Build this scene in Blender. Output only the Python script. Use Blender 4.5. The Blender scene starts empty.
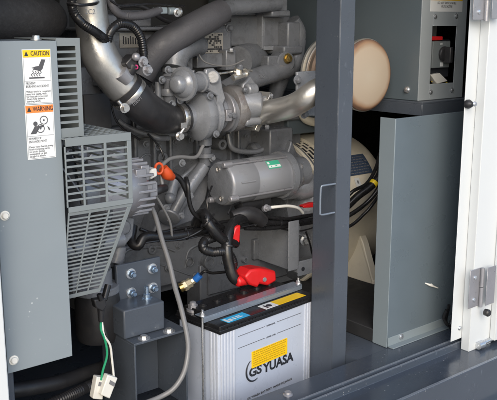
import bpy, bmesh, math, random
from mathutils import Vector, Matrix, Euler
random.seed(7)
PI = math.pi
R = math.radians
scene = bpy.context.scene
COL = scene.collection

# ------------------------------------------------------------------ camera
F, YAW, PIT = 795.0, R(39), R(12.4)
CAM = Vector((0, 0, 1.5))
FW = Vector((math.sin(YAW)*math.cos(PIT), math.cos(YAW)*math.cos(PIT), -math.sin(PIT)))
RT = Vector((math.cos(YAW), -math.sin(YAW), 0))
UP = RT.cross(FW)

def P(px, py, Y):
    """measure: point of the photograph on the upright plane y = Y"""
    d = FW + RT*((px-248.5)/F) - UP*((py-200)/F)
    return CAM + d*(Y/d.y)

def PZ(px, py, z):
    """measure: point of the photograph on the level plane z"""
    d = FW + RT*((px-248.5)/F) - UP*((py-200)/F)
    return CAM + d*((z-CAM.z)/d.z)

def S(px, py, Y):
    return (P(px, py, Y)-CAM).dot(FW)/F

cam_d = bpy.data.cameras.new('camera')
cam = bpy.data.objects.new('camera', cam_d)
COL.objects.link(cam)
cam.location = CAM
cam.rotation_euler = Euler((PI/2-PIT, 0, -YAW), 'XYZ')
cam_d.sensor_fit = 'HORIZONTAL'
cam_d.sensor_width = 36
cam_d.lens = 36*F/497
cam_d.clip_start = 0.05
cam_d.clip_end = 500
scene.camera = cam

# ------------------------------------------------------------------ materials
def new_mat(name):
    m = bpy.data.materials.new(name)
    m.use_nodes = True
    nt = m.node_tree
    b = nt.nodes['Principled BSDF']
    return m, nt, b

def N(nt, t, **kw):
    n = nt.nodes.new(t)
    for k, v in kw.items():
        setattr(n, k, v)
    return n

def paint(name, col, rough=.45, metal=0.0, var=.12, scale=9, bump=0.0, bscale=250, speck=0.0,
          speckcol=(.6, .6, .58), rvar=.12, coat=0.0, grime=0.0, grimecol=(.03, .03, .03), scratch=0.0):
    m, nt, b = new_mat(name)
    L = nt.links.new
    tc = N(nt, 'ShaderNodeTexCoord')
    geo = N(nt, 'ShaderNodeNewGeometry')
    n1 = N(nt, 'ShaderNodeTexNoise'); n1.inputs['Scale'].default_value = scale
    n1.inputs['Detail'].default_value = 6
    L(geo.outputs['Position'], n1.inputs['Vector'])
    mx = N(nt, 'ShaderNodeMix', data_type='RGBA')
    mx.inputs[6].default_value = tuple(c*(1-var) for c in col)+(1,)
    mx.inputs[7].default_value = tuple(min(1, c*(1+var)) for c in col)+(1,)
    L(n1.outputs['Fac'], mx.inputs[0])
    out = mx.outputs[2]
    if grime > 0:
        n3 = N(nt, 'ShaderNodeTexNoise'); n3.inputs['Scale'].default_value = scale*2.7
        n3.inputs['Detail'].default_value = 9; n3.inputs['Roughness'].default_value = .7
        L(geo.outputs['Position'], n3.inputs['Vector'])
        r3 = N(nt, 'ShaderNodeMapRange')
        r3.inputs[1].default_value = .5; r3.inputs[2].default_value = .72
        r3.inputs[3].default_value = 0; r3.inputs[4].default_value = grime
        L(n3.outputs['Fac'], r3.inputs[0])
        m3 = N(nt, 'ShaderNodeMix', data_type='RGBA')
        L(r3.outputs[0], m3.inputs[0]); L(out, m3.inputs[6])
        m3.inputs[7].default_value = grimecol+(1,)
        out = m3.outputs[2]
    if speck > 0:
        n4 = N(nt, 'ShaderNodeTexVoronoi'); n4.inputs['Scale'].default_value = 70
        L(geo.outputs['Position'], n4.inputs['Vector'])
        r4 = N(nt, 'ShaderNodeMapRange')
        r4.inputs[1].default_value = .16; r4.inputs[2].default_value = .06
        r4.inputs[3].default_value = 0; r4.inputs[4].default_value = 1
        L(n4.outputs['Distance'], r4.inputs[0])
        n5 = N(nt, 'ShaderNodeTexNoise'); n5.inputs['Scale'].default_value = 14
        L(geo.outputs['Position'], n5.inputs['Vector'])
        r5 = N(nt, 'ShaderNodeMapRange')
        r5.inputs[1].default_value = .56; r5.inputs[2].default_value = .66
        r5.inputs[3].default_value = 0; r5.inputs[4].default_value = speck
        L(n5.outputs['Fac'], r5.inputs[0])
        mu = N(nt, 'ShaderNodeMath', operation='MULTIPLY')
        L(r4.outputs[0], mu.inputs[0]); L(r5.outputs[0], mu.inputs[1])
        m4 = N(nt, 'ShaderNodeMix', data_type='RGBA')
        L(mu.outputs[0], m4.inputs[0]); L(out, m4.inputs[6])
        m4.inputs[7].default_value = speckcol+(1,)
        out = m4.outputs[2]
    if scratch > 0:
        mp = N(nt, 'ShaderNodeMapping'); mp.inputs['Rotation'].default_value = (.3, .5, .2); mp.inputs['Scale'].default_value = (22, 150, 9)
        L(geo.outputs['Position'], mp.inputs['Vector'])
        n6 = N(nt, 'ShaderNodeTexNoise'); n6.inputs['Scale'].default_value = 3; n6.inputs['Detail'].default_value = 4
        L(mp.outputs[0], n6.inputs['Vector'])
        r6 = N(nt, 'ShaderNodeMapRange'); r6.inputs[1].default_value = .66; r6.inputs[2].default_value = .74
        r6.inputs[3].default_value = 0; r6.inputs[4].default_value = scratch
        L(n6.outputs['Fac'], r6.inputs[0])
        m6 = N(nt, 'ShaderNodeMix', data_type='RGBA'); L(r6.outputs[0], m6.inputs[0]); L(out, m6.inputs[6])
        m6.inputs[7].default_value = tuple(min(1, c*2.2+.05) for c in col)+(1,)
        out = m6.outputs[2]
    L(out, b.inputs['Base Color'])
    n2 = N(nt, 'ShaderNodeTexNoise'); n2.inputs['Scale'].default_value = scale*3.1
    n2.inputs['Detail'].default_value = 5
    L(geo.outputs['Position'], n2.inputs['Vector'])
    rr = N(nt, 'ShaderNodeMapRange')
    rr.inputs[1].default_value = .3; rr.inputs[2].default_value = .7
    rr.inputs[3].default_value = max(.03, rough-rvar); rr.inputs[4].default_value = min(1, rough+rvar)
    L(n2.outputs['Fac'], rr.inputs[0])
    L(rr.outputs[0], b.inputs['Roughness'])
    b.inputs['Metallic'].default_value = metal
    b.inputs['Coat Weight'].default_value = coat
    b.inputs['Coat Roughness'].default_value = .12
    if bump > 0:
        nb = N(nt, 'ShaderNodeTexNoise'); nb.inputs['Scale'].default_value = bscale
        nb.inputs['Detail'].default_value = 3
        L(geo.outputs['Position'], nb.inputs['Vector'])
        bp = N(nt, 'ShaderNodeBump'); bp.inputs['Strength'].default_value = bump
        bp.inputs['Distance'].default_value = .002
        L(nb.outputs['Fac'], bp.inputs['Height'])
        L(bp.outputs['Normal'], b.inputs['Normal'])
    return m

M = {}
M['engine'] = paint('engine_grey_paint', (.158, .168, .185), .30, .12, .12, 8, .35, 140, grime=.42)
M['engine2'] = paint('engine_light_grey_paint', (.225, .238, .258), .27, .18, .08, 8, .25, 150, grime=.25)
M['block'] = paint('cast_block_grey', (.135, .144, .158), .36, .1, .16, 10, .6, 120, grime=.5)
M['starter'] = paint('starter_grey_paint', (.24, .25, .27), .3, .2, .05, 6, .04, 300, rvar=.05)
M['navy'] = paint('dark_navy_frame_paint', (.060, .072, .090), .32, 0, .12, 6, .04, 350, speck=.2, rvar=.1, scratch=.22)
M['navy_gloss'] = paint('glossy_navy_rail_paint', (.045, .056, .074), .22, 0, .15, 5, .03, 300, speck=.4, rvar=.1, coat=.2, scratch=.3)
M['wall_navy'] = paint('slate_steel_wall', (.092, .117, .134), .40, 0, .1, 4, .03, 300)
M['duct'] = paint('slate_grey_duct_sheet', (.13, .165, .19), .34, .25, .08, 4, .03, 300)
M['duct_edge'] = paint('slate_grey_edge', (.2, .24, .26), .42, .1, .08, 4)
M['panel'] = paint('pale_blue_grey_panel', (.205, .238, .258), .42, 0, .05, 5, .03, 400, speck=.7, speckcol=(.7, .72, .72))
M['guard'] = paint('pale_grey_guard_paint', (.175, .198, .204), .42, 0, .05, 9, .03, 400)
M['cbox'] = paint('control_box_lit_grey', (.30, .335, .355), .42, 0, .07, 6, .03, 300)  # front painted lighter to stand in for light falling on it
M['white'] = paint('white_door_paint', (.56, .585, .59), .38, 0, .03, 4, .02, 400)
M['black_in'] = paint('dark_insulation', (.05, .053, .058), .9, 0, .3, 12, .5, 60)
M['rubber'] = paint('black_rubber', (.022, .022, .024), .42, 0, .2, 12, .15, 200, grime=.25, grimecol=(.07, .065, .06))
M['heat_wrap'] = paint('dull_grey_hose_sleeve', (.066, .066, .073), .62, 0, .22, 15, .5, 180)
M['cable'] = paint('black_cable', (.012, .012, .013), .3, 0, .2, 20)
M['grey_tube'] = paint('grey_tube', (.17, .17, .17), .38, 0, .1, 20)
M['cast_pipe'] = paint('cast_aluminium_pipe', (.46, .46, .45), .38, .75, .12, 10, .12, 200, grime=.25)
M['steel'] = paint('bright_steel', (.62, .6, .57), .28, .9, .15, 30, .1, 200)
M['steel_hot'] = paint('heat_tinted_steel', (.70, .675, .62), .36, .85, .1, 9, .15, 120, rvar=.07)
M['zinc'] = paint('zinc_bolt', (.62, .64, .66), .28, .85, .1, 40)
M['zinc_blue'] = paint('blue_zinc_bolt', (.33, .43, .55), .27, .85, .2, 60)
M['clamp_bar'] = paint('grey_blue_hold_down_bar', (.15, .18, .22), .3, .1, .1, 8, coat=.5)
M['cream'] = paint('cream_generator_paint', (.70, .65, .53), .45, 0, .07, 8, .08, 200, grime=.12)
M['brass'] = paint('brass', (.55, .40, .15), .3, .9, .1, 30)
M['brass_pale'] = paint('pale_brass', (.52, .47, .34), .38, .5, .2, 40, grime=.4)
M['hot_cast'] = paint('heat_tinted_casting', (.185, .182, .182), .42, .25, .2, 12, .6, 140, grime=.7, grimecol=(.10, .062, .045))
M['red'] = paint('red_plastic', (.55, .012, .014), .42, 0, .1, 20)
M['orange'] = paint('orange_rubber', (.58, .075, .015), .4, 0, .1, 20)
M['blue'] = paint('blue_plastic', (.02, .12, .40), .4)
M['yellow'] = paint('yellow_tape', (.75, .55, .02), .45)
M['white_pl'] = paint('white_plastic', (.68, .67, .62), .4)
M['batt'] = paint('pale_battery_case', (.42, .47, .56), .36, 0, .04, 9, .03, 300, coat=.1)
M['batt_rib'] = paint('battery_case_ribs', (.47, .51, .58), .36, 0, .04, 9)
M['batt_black'] = paint('black_battery_lid', (.012, .012, .013), .32, 0, .2, 12)
M['ink'] = paint('black_ink', (.02, .022, .028), .5)
M['ink_grey'] = paint('grey_ink', (.17, .17, .18), .5)
M['ink_dark'] = paint('dark_grey_ink', (.07, .07, .075), .5)
M['st_white'] = paint('white_sticker', (.66, .68, .68), .4, var=.03)
M['st_yellow'] = paint('yellow_sticker', (.78, .50, .01), .4, var=.03)
M['st_orange'] = paint('orange_sticker', (.74, .22, .045), .4, var=.03)
M['st_blue'] = paint('blue_sticker', (.02, .38, .68), .4)
M['st_green'] = paint('green_sticker', (.05, .38, .24), .4)
M['plate_blue'] = paint('blue_nameplate', (.06, .09, .15), .35, .2)
M['plate_al'] = paint('aluminium_plate', (.42, .40, .36), .35, .4, grime=.2)
M['plinth'] = paint('matt_black_plinth', (.014, .015, .017), .8, 0, .3, 12)
M['concrete'] = paint('concrete', (.36, .355, .34), .85, 0, .15, 2, .5, 40)
M['green_w'] = paint('green_wire', (.02, .30, .14), .4)
M['fin'] = paint('alternator_aluminium', (.33, .33, .35), .38, .55, .12, 20, .2, 200)
M['lip'] = paint('pale_highlight_lip', (.20, .225, .26), .3, .3, .15, 12)  # highlight on the rail edges, put into the colour

def disc_mat():
    m, nt, b = new_mat('heat_stained_disc')
    L = nt.links.new
    tc = N(nt, 'ShaderNodeTexCoord')
    ln = N(nt, 'ShaderNodeVectorMath', operation='LENGTH')
    L(tc.outputs['Object'], ln.inputs[0])
    nz = N(nt, 'ShaderNodeTexNoise'); nz.inputs['Scale'].default_value = 14
    L(tc.outputs['Object'], nz.inputs['Vector'])
    ad = N(nt, 'ShaderNodeMath', operation='MULTIPLY_ADD')
    L(nz.outputs['Fac'], ad.inputs[0]); ad.inputs[1].default_value = .016
    L(ln.outputs['Value'], ad.inputs[2])
    cr = N(nt, 'ShaderNodeValToRGB')
    mr = N(nt, 'ShaderNodeMapRange'); mr.inputs[1].default_value = 0; mr.inputs[2].default_value = .117
    L(ad.outputs[0], mr.inputs[0]); L(mr.outputs[0], cr.inputs[0])
    e = cr.color_ramp.elements
    e[0].position = 0; e[0].color = (.58, .51, .41, 1)
    e[1].position = .78; e[1].color = (.55, .455, .35, 1)
    x = e.new(.905); x.color = (.38, .24, .15, 1)
    x = e.new(.97); x.color = (.17, .10, .07, 1)
    L(cr.outputs[0], b.inputs['Base Color'])
    b.inputs['Roughness'].default_value = .42
    b.inputs['Metallic'].default_value = .25
    return m
M['disc'] = disc_mat()

# ------------------------------------------------------------------ mesh helpers
SPLIT = {'bolt', 'through_bolt', 'vent_plug', 'cover_screw', 'hinge_screw', 'fan_blade', 'skirt_bolt', 'hose_clamp', 'casting_boss', 'case_rib', 'fin', 'wire', 'casting_rib', 'threaded_rod'}
class MB:
    def __init__(s):
        s.bm = bmesh.new(); s.marks = []
    def mark(s):
        s.marks.append(len(s.bm.verts)); return s
    def _add(s, vs, fs):
        v = [s.bm.verts.new(p) for p in vs]
        for f in fs:
            try: s.bm.faces.new([v[i] for i in f])
            except ValueError: pass
        return s
    def box(s, x0, x1, y0, y1, z0, z1):
        if x0 > x1: x0, x1 = x1, x0
        if y0 > y1: y0, y1 = y1, y0
        if z0 > z1: z0, z1 = z1, z0
        vs = [(x, y, z) for z in (z0, z1) for y in (y0, y1) for x in (x0, x1)]
        return s._add(vs, [(0, 2, 3, 1), (4, 5, 7, 6), (0, 1, 5, 4), (2, 6, 7, 3), (0, 4, 6, 2), (1, 3, 7, 5)])
    def pbox(s, tl, br, Y, depth):
        a = P(*tl, Y); b = P(*br, Y)
        return s.box(a.x, b.x, Y, Y+depth, b.z, a.z)
    def prism(s, pts, ext):
        pts = [Vector(p) for p in pts]; ext = Vector(ext); n = len(pts)
        vs = pts+[p+ext for p in pts]
        fs = [tuple(range(n)), tuple(range(2*n-1, n-1, -1))]
        fs += [(i, i+n, (i+1) % n+n, (i+1) % n) for i in range(n)]
        return s._add(vs, fs)
    def lathe(s, o, d, prof, seg=40, caps=True):
        o = Vector(o); d = Vector(d).normalized()
        a = Vector((0, 0, 1)) if abs(d.z) < .9 else Vector((1, 0, 0))
        u = d.cross(a).normalized(); w = d.cross(u).normalized()
        vs = []
        for t, r in prof:
            for k in range(seg):
                an = 2*PI*k/seg
                vs.append(o+d*t+(u*math.cos(an)+w*math.sin(an))*max(r, 1e-5))
        fs = []
        for i in range(len(prof)-1):
            for k in range(seg):
                k2 = (k+1) % seg
                fs.append((i*seg+k, i*seg+k2, (i+1)*seg+k2, (i+1)*seg+k))
        if caps:
            fs.append(tuple(range(seg-1, -1, -1)))
            n = (len(prof)-1)*seg
            fs.append(tuple(range(n, n+seg)))
        return s._add(vs, fs)
    def cyl(s, a, b, r, r2=None, seg=28):
        a = Vector(a); b = Vector(b)
        return s.lathe(a, b-a, [(0, r), ((b-a).length, r if r2 is None else r2)], seg)
    def tube(s, pts, rad, step=.008, seg=16, ripple=0, pitch=.006, caps=True):
        """Catmull-Rom sweep through the points; rad = number or one per point"""
        pts = [Vector(p) for p in pts]
        n = len(pts)
        rs = [rad]*n if not isinstance(rad, (list, tuple)) else list(rad)
        ext = [pts[0]*2-pts[1]]+pts+[pts[-1]*2-pts[-2]]
        path = []; rr = []
        if ripple: step = pitch/2
        for i in range(n-1):
            p0, p1, p2, p3 = ext[i:i+4]
            m = max(2, int((p2-p1).length/step))
            for k in range(m):
                t = k/m
                path.append(.5*((2*p1)+(p2-p0)*t+(2*p0-5*p1+4*p2-p3)*t*t+(3*p1-p0-3*p2+p3)*t**3))
                rr.append(rs[i]*(1-t)+rs[i+1]*t)
        path.append(pts[-1]); rr.append(rs[-1])
        if ripple:
            rr = [r*(1+ripple if k % 2 else 1-ripple) for k, r in enumerate(rr)]
        T = [(path[min(i+1, len(path)-1)]-path[max(i-1, 0)]).normalized() for i in range(len(path))]
        a = Vector((0, 0, 1)) if abs(T[0].z) < .9 else Vector((1, 0, 0))
        u = T[0].cross(a).normalized()
        vs = []
        for i, p in enumerate(path):
            u = (u-T[i]*u.dot(T[i])).normalized(); w = T[i].cross(u)
            for k in range(seg):
                an = 2*PI*k/seg
                vs.append(p+(u*math.cos(an)+w*math.sin(an))*rr[i])
        fs = []
        for i in range(len(path)-1):
            for k in range(seg):
                k2 = (k+1) % seg
                fs.append((i*seg+k, i*seg+k2, (i+1)*seg+k2, (i+1)*seg+k))
        if caps:
            fs.append(tuple(range(seg-1, -1, -1))); q = (len(path)-1)*seg
            fs.append(tuple(range(q, q+seg)))
        return s._add(vs, fs)
    def bolt(s, p, d, r, h=None, washer=True):
        p = Vector(p); d = Vector(d).normalized(); h = h or r*1.1; s.mark()
        if washer: s.lathe(p, d, [(0, r*1.45), (r*.22, r*1.45), (r*.25, r*1.3)], 20)
        s.lathe(p+d*r*.2, d, [(0, r), (h*.85, r), (h, r*.86)], 6)
        s.lathe(p+d*(h+r*.2), d, [(0, r*.62), (r*.12, r*.55)], 14)
        return s
    def sphere(s, c, r, sc=(1, 1, 1)):
        prof = []
        for k in range(13):
            a = -PI/2+PI*k/12
            prof.append((math.sin(a)*r*sc[0], math.cos(a)*r))
        return s.lathe(c, (1, 0, 0), prof, 24)
    def build(s, name, mat, parent=None, bevel=0, smooth=40, sub=0):
        if len(s.marks) > 1 and name in SPLIT:
            # every countable piece becomes an object of its own
            s.bm.verts.ensure_lookup_table(); s.bm.verts.index_update()
            mk = [0]+s.marks[1:]+[len(s.bm.verts)]
            co = [v.co.copy() for v in s.bm.verts]
            fs = [[v.index for v in f.verts] for f in s.bm.faces]
            s.bm.free(); first = None
            for a_, b_ in zip(mk, mk[1:]):
                if b_ <= a_: continue
                q = MB(); q._add(co[a_:b_], [[i-a_ for i in f] for f in fs if a_ <= f[0] < b_])
                o = q.build(name, mat, parent, bevel, smooth)
                first = first or o
            return first
        bmesh.ops.recalc_face_normals(s.bm, faces=s.bm.faces)
        me = bpy.data.meshes.new(name); s.bm.to_mesh(me); s.bm.free()
        me.materials.append(mat if isinstance(mat, bpy.types.Material) else M[mat])
        for p in me.polygons: p.use_smooth = True
        me.set_sharp_from_angle(angle=R(smooth))
        o = bpy.data.objects.new(name, me); COL.objects.link(o)
        if bevel:
            b = o.modifiers.new('bevel', 'BEVEL'); b.width = bevel; b.segments = 2
            b.limit_method = 'ANGLE'; b.angle_limit = R(50)
            b.use_clamp_overlap = True
        if parent is not None: adopt(o, parent)
        return o

def adopt(o, parent):
    o.parent = parent
    # meshes are made in world coordinates; undo the parent's placement
    o.matrix_parent_inverse = parent_world(parent).inverted()

def parent_world(p):
    m = p.matrix_basis.copy()
    q = p
    while q.parent is not None:
        m = q.parent.matrix_basis @ q.matrix_parent_inverse @ m if False else (q.parent.matrix_basis @ (q.matrix_parent_inverse @ m))
        q = q.parent
    return m

def tag(o, label, cat, group=None):
    o['label'] = label; o['category'] = cat
    if group: o['group'] = group
    return o

def thing(name, loc, label, cat, group=None, rz=0):
    o = bpy.data.objects.new(name, None); COL.objects.link(o)
    o.empty_display_size = .05
    o.location = loc; o.rotation_euler = (0, 0, rz)
    return tag(o, label, cat, group)

def text(name, body, loc, size, mat, parent, facing='-y', rz=0, bold=0.0, align='LEFT', sx=1.0, space=1.0, line=1.0, tilt=0, fit=0):
    c = bpy.data.curves.new(name, 'FONT'); c.body = body; c.size = size; c.align_x = align
    c.align_y = 'TOP_BASELINE'; c.extrude = .0002; c.offset = bold; c.resolution_u = 3
    c.space_character = space; c.space_line = line
    t = bpy.data.objects.new(name, c); COL.objects.link(t)
    bpy.context.view_layer.update()
    me = bpy.data.meshes.new_from_object(t.evaluated_get(bpy.context.evaluated_depsgraph_get()))
    bpy.data.objects.remove(t)
    rot = Euler((PI/2, 0, rz), 'XYZ').to_matrix().to_4x4()
    if facing == '-x': rot = Euler((PI/2, 0, -PI/2), 'XYZ').to_matrix().to_4x4()
    if facing == 'up': rot = Euler((0, 0, rz), 'XYZ').to_matrix().to_4x4()
    if fit:
        xs_ = [v.co.x for v in me.vertices]; sx = fit/(max(xs_)-min(xs_))
    mat4 = Matrix.Translation(Vector(loc)) @ rot @ Matrix.Rotation(tilt, 4, 'Z') @ Matrix.Diagonal((sx, 1, 1, 1))
    me.transform(mat4)
    me.materials.clear(); me.materials.append(M[mat])
    o = bpy.data.objects.new(name, me); COL.objects.link(o)
    if parent is not None: adopt(o, parent)
    return o

def struct(o):
    o['kind'] = 'structure'; return o

X, NX = Vector((1, 0, 0)), Vector((-1, 0, 0))
NY = Vector((0, -1, 0)); Z = Vector((0, 0, 1))

# ------------------------------------------------------------------ ground and enclosure
struct(MB().box(-60, 60, -60, 60, -.3, 0).build('ground', 'concrete'))

enc = thing('generator_enclosure', (1.6, 1.9, 0), 'dark navy steel frame and white shell of the open generator cabinet, around the engine', 'enclosure')
XL, XR, YF, YB, ZT = .22, 3.3, 1.35, 2.75, 2.0
RZ = .567
MB().box(XL, XR, 1.452, YB, .36, .44).build('floor_pan', 'navy', enc)
MB().box(XL, XR, YB, YB+.03, .05, ZT).build('back_wall', 'black_in', enc)
MB().box(XL-.03, XL, YF+.05, YB+.03, .05, ZT).build('side_wall', 'black_in', enc)
MB().box(XR, XR+.03, YF+.05, YB+.03, .05, ZT).build('side_wall', 'black_in', enc)
MB().box(XL-.05, XR+.05, YF-.02, YB+.05, ZT, ZT+.05).build('roof', 'white', enc, .004)
# base rail, stepped section swept along the cabinet
ly = PZ(409, 400, .552).y
prof = [(1.452, .36), (1.452, RZ), (1.366, RZ), (1.364, .574), (1.357, .574), (1.355, .562), (1.350, .562), (1.348, .570), (1.341, .570), (1.339, .552),
        (ly+.012, .552), (ly+.010, .560), (ly, .560), (ly-.002, .43), (ly-.03, .43), (ly-.03, .06), (1.40, .06)]
MB().prism([(XL-.03, y, z) for y, z in prof], (XR-XL+.06, 0, 0)).build('base_rail', 'navy_gloss', enc, .0012)
lip = MB()
lip.box(XL, XR, 1.3575, 1.3635, .5742, .5752); lip.box(XL, XR, 1.3415, 1.3475, .5702, .5712)
lip.box(XL, XR, ly+.001, ly+.009, .5602, .5612)
lip.build('edge_highlight', 'lip', enc)  # thin pale strips that paint the highlight lines of the rail
# floor sheet between post and duct
fa = PZ(387, 347.5, RZ)
# central post: channel
pc = P(340, 150, 1.5); pr = P(354, 0, 1.5)
px0, px1 = P(337.5, 150, 1.5).x, P(351.5, 150, 1.5).x
post = MB()
post.box(px0, px1, 1.5, 1.504, .471, ZT)
post.box(px0-.0005, px0+.003, 1.502, 1.590, .471, ZT)
post.box(px0, px1-.004, 1.588, 1.592, .471, ZT)
post.box(px1-.003, px1, 1.502, 1.53, .471, ZT)
po = post.build('center_post', 'navy', enc, .0015)
MB().box(px1+.001, 3.25, 1.4525, 2.5, .53, RZ-.002).build('deck_plate', 'navy', enc)
h0 = P(337, 181, 1.53); h1 = P(337, 209, 1.53)
hx = px0-.001
hd = MB().tube([(hx, 1.505, h0.z), (hx-.042, 1.507, h0.z), (hx-.049, 1.509, h0.z-.004), (hx-.051, 1.509, h0.z-.03), (hx-.051, 1.509, h1.z+.01), (hx-.047, 1.508, h1.z), (hx, 1.505, h1.z)], .0028, seg=10)
hd.build('pull_handle', 'clamp_bar', po)
# left upright dark post and white corner strip
q0 = P(8, 400, 1.42); q1 = P(24, 385, 1.42)
MB().box(q0.x-.02, q1.x, 1.47, 1.53, .52, ZT).build('corner_post', 'navy', enc, .002)
wx = P(5, 330, 1.40).x
MB().box(wx-.33, wx, 1.40, 1.44, .0, ZT).build('front_panel', 'white', enc, .003)
u0 = P(2.8, 35, 1.52)
MB().box(u0.x-.04, u0.x, 1.535, 1.56, P(2, 45, 1.52).z-.05, P(2, 26, 1.52).z).build('corner_bracket', 'panel', enc, .001)

# ------------------------------------------------------------------ left cover panel with stickers
YP = 1.45
cov = thing('cover_panel', (.62, YP, .82), 'pale blue grey sheet metal cover with caution and warning stickers at left', 'panel')
a = P(-9, 41, YP); b = P(57, 40, YP)
xr = (P(57, 60, YP).x+P(73, 356, YP).x)/2; xl = P(8, 373, YP).x
zt = P(30, 41, YP).z; zb = P(40, 365, YP).z
MB().box(xl, xr, YP, YP+.003, zb, zt).box(xl, xr, YP+.003, YP+.20, zt-.003, zt-.0002).box(xr-.003, xr-.0002, YP+.003, YP+.05, zb+.002, zt-.004).build('sheet', 'panel', cov, .001)
bt = MB()
for (x, y) in ((4.5, 215.5), (13.5, 360)):
    p = P(x, y, YP); bt = MB(); s = S(x, y, YP)
    bt.lathe(p, NY, [(0, s*5), (.002, s*5), (.0022, s*3.6), (.006, s*3.4), (.0075, s*2.6)], 24).build('bolt', 'white_pl', cov)
p = P(36, 38, YP+.06)
MB().lathe((p.x, YP+.06, zt), Z, [(0, .011), (.003, .011), (.003, .008), (.009, .0075), (.010, .006)], 20).build('bolt', 'zinc', cov)

def sticker(x0, x1, y0, y1, head, word, kind):
    # laid out on the panel, in metres
    A = P(x0, y0, YP); B = P(x1, y1, YP)
    w = B.x-A.x; h = A.z-B.z; yy = YP-.0006
    st = MB().box(A.x, B.x, yy, YP-.0001, B.z, A.z).build(kind+'_sticker', 'st_white', cov)
    hh = h*.145
    MB().box(A.x+w*.02, B.x-w*.02, yy-.0004, yy, A.z-hh, A.z-h*.012).build('header', head, st)
    fr = MB()
    for (xa, xb, za, zb_) in ((.03, .97, .575, .57), (.03, .97, .985, .98), (.03, .036, .16, .98), (.964, .97, .16, .98)):
        fr.box(A.x+w*xa, A.x+w*xb, yy-.0003, yy, A.z-h*zb_, A.z-h*za)
    fr.build('border_line', 'ink_grey', st)
    text('lettering', word, (A.x+w*.62, yy-.0005, A.z-hh*.78), hh*.78, 'ink', st, align='CENTER', sx=w/h*1.28, bold=.0002)
    tr = MB()
    tr.prism([(A.x+w*.07, yy-.0005, A.z-hh*.82), (A.x+w*.21, yy-.0005, A.z-hh*.82), (A.x+w*.14, yy-.0005, A.z-hh*.22)], (0, -.0003, 0))
    tr.build('alert_triangle', 'ink', st)
    def Q(u, v): return (A.x+w*u, yy-.0002, A.z-h*v)
    pic = MB()
    if kind == 'caution':
        pic.prism([Q(.2, .505), (Q(.74, .505)), Q(.74, .53), Q(.2, .53)], (0, -.0004, 0))
        pic.prism([Q(.56, .30), Q(.66, .185), Q(.80, .19), Q(.68, .36), Q(.60, .40), Q(.52, .39)], (0, -.0003, 0))
        pic.prism([Q(.30, .335), Q(.45, .31), Q(.60, .30), Q(.60, .40), Q(.50, .385), Q(.40, .37), Q(.32, .385), Q(.38, .35)], (0, -.00035, 0))
        for k in range(4):
            pic.tube([Q(.32+k*.09, .49), Q(.28+k*.09, .455), Q(.36+k*.09, .425), Q(.33+k*.09, .395)], w*.012, seg=6, step=.001)
    else:
        for c, r in (((.63, .29), .13), ((.5, .44), .13)):
            cc = Vector(Q(*c)); n = 28
            pts = [cc+Vector((math.cos(2*PI*k/n)*r*w, 0, math.sin(2*PI*k/n)*r*w)) for k in range(n+1)]
            pic.tube(pts, w*.014, seg=6, step=.01)
            pic.lathe(cc, NY, [(0, w*.03), (.0004, w*.03)], 14)
        pic.prism([Q(.14, .53), Q(.24, .45), Q(.30, .39), Q(.45, .39), Q(.62, .375), Q(.62, .41), Q(.46, .435), Q(.34, .53)], (0, -.0003, 0))
        cc = Vector(Q(.33, .345)); pic.lathe(cc, NY, [(0, w*.075), (.0004, w*.075)], 18)
        pic.prism([Q(.74, .40), Q(.82, .44), Q(.83, .49), Q(.78, .47)], (0, -.0003, 0))
    pic.build('pictogram', 'ink_dark', st)
    if kind == 'caution':
        t1 = 'PREVENT\nBURNING ACCIDENT'; t2 = 'When work is required\nnear hot parts, wait\nfor hot parts to cool\ndown fully before\nstarting work.'
    else:
        t1 = 'BEWARE OF\nENTANGLEMENT'; t2 = 'Keep your hands away\nfrom rotating parts\nto avoid being\nentangled or get\ncaught in them.'
    text('lettering', t1, Q(.07, .635), h*.060, 'ink_dark', st, fit=w*(.80 if kind == 'caution' else .62), line=.95)
    text('lettering', t2, Q(.07, .785), h*.052, 'ink_dark', st, fit=w*.85, line=.84)
sticker(21.5, 53, 49.5, 103, 'st_yellow', 'CAUTION', 'caution')
sticker(24.5, 56, 105.5, 157, 'st_orange', 'WARNING', 'warning')

# ------------------------------------------------------------------ fan guard
fg = thing('fan_guard', (.75, 1.6, .85), 'pale grey slotted steel guard around the fan, right of the sticker panel', 'fan guard')
g = MB()
YG = YP+.0035
x0 = xr+.0005; x1 = P(82, 90, YG).x; zt2 = P(70, 38, YG).z; zb2 = P(72, 137, YG).z
sx0 = P(58, 80, YG).x; sx1 = P(77, 80, YG).x
g.box(x0, sx0, YG, YG+.003, zb2, zt2); g.box(sx1, x1, YG, YG+.003, zb2, zt2)
slots = []
ys = [46+k*7.05 for k in range(12)]
z_prev = zt2
for y in ys:
    za = P(68, y, YG).z; zb_ = P(68, y+4.6, YG).z
    g.box(sx0, sx1, YG, YG+.003, za, z_prev); z_prev = zb_
g.box(sx0, sx1, YG, YG+.003, zb2, z_prev)
g.box(x0, x1-.003, YG+.003, YG+.20, zt2-.003, zt2-.0004)
g.box(x1-.003, x1-.0002, YG+.003, YG+.21, zb2, zt2-.004)
g.build('upper_grille', 'guard', fg, .0006)
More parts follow.
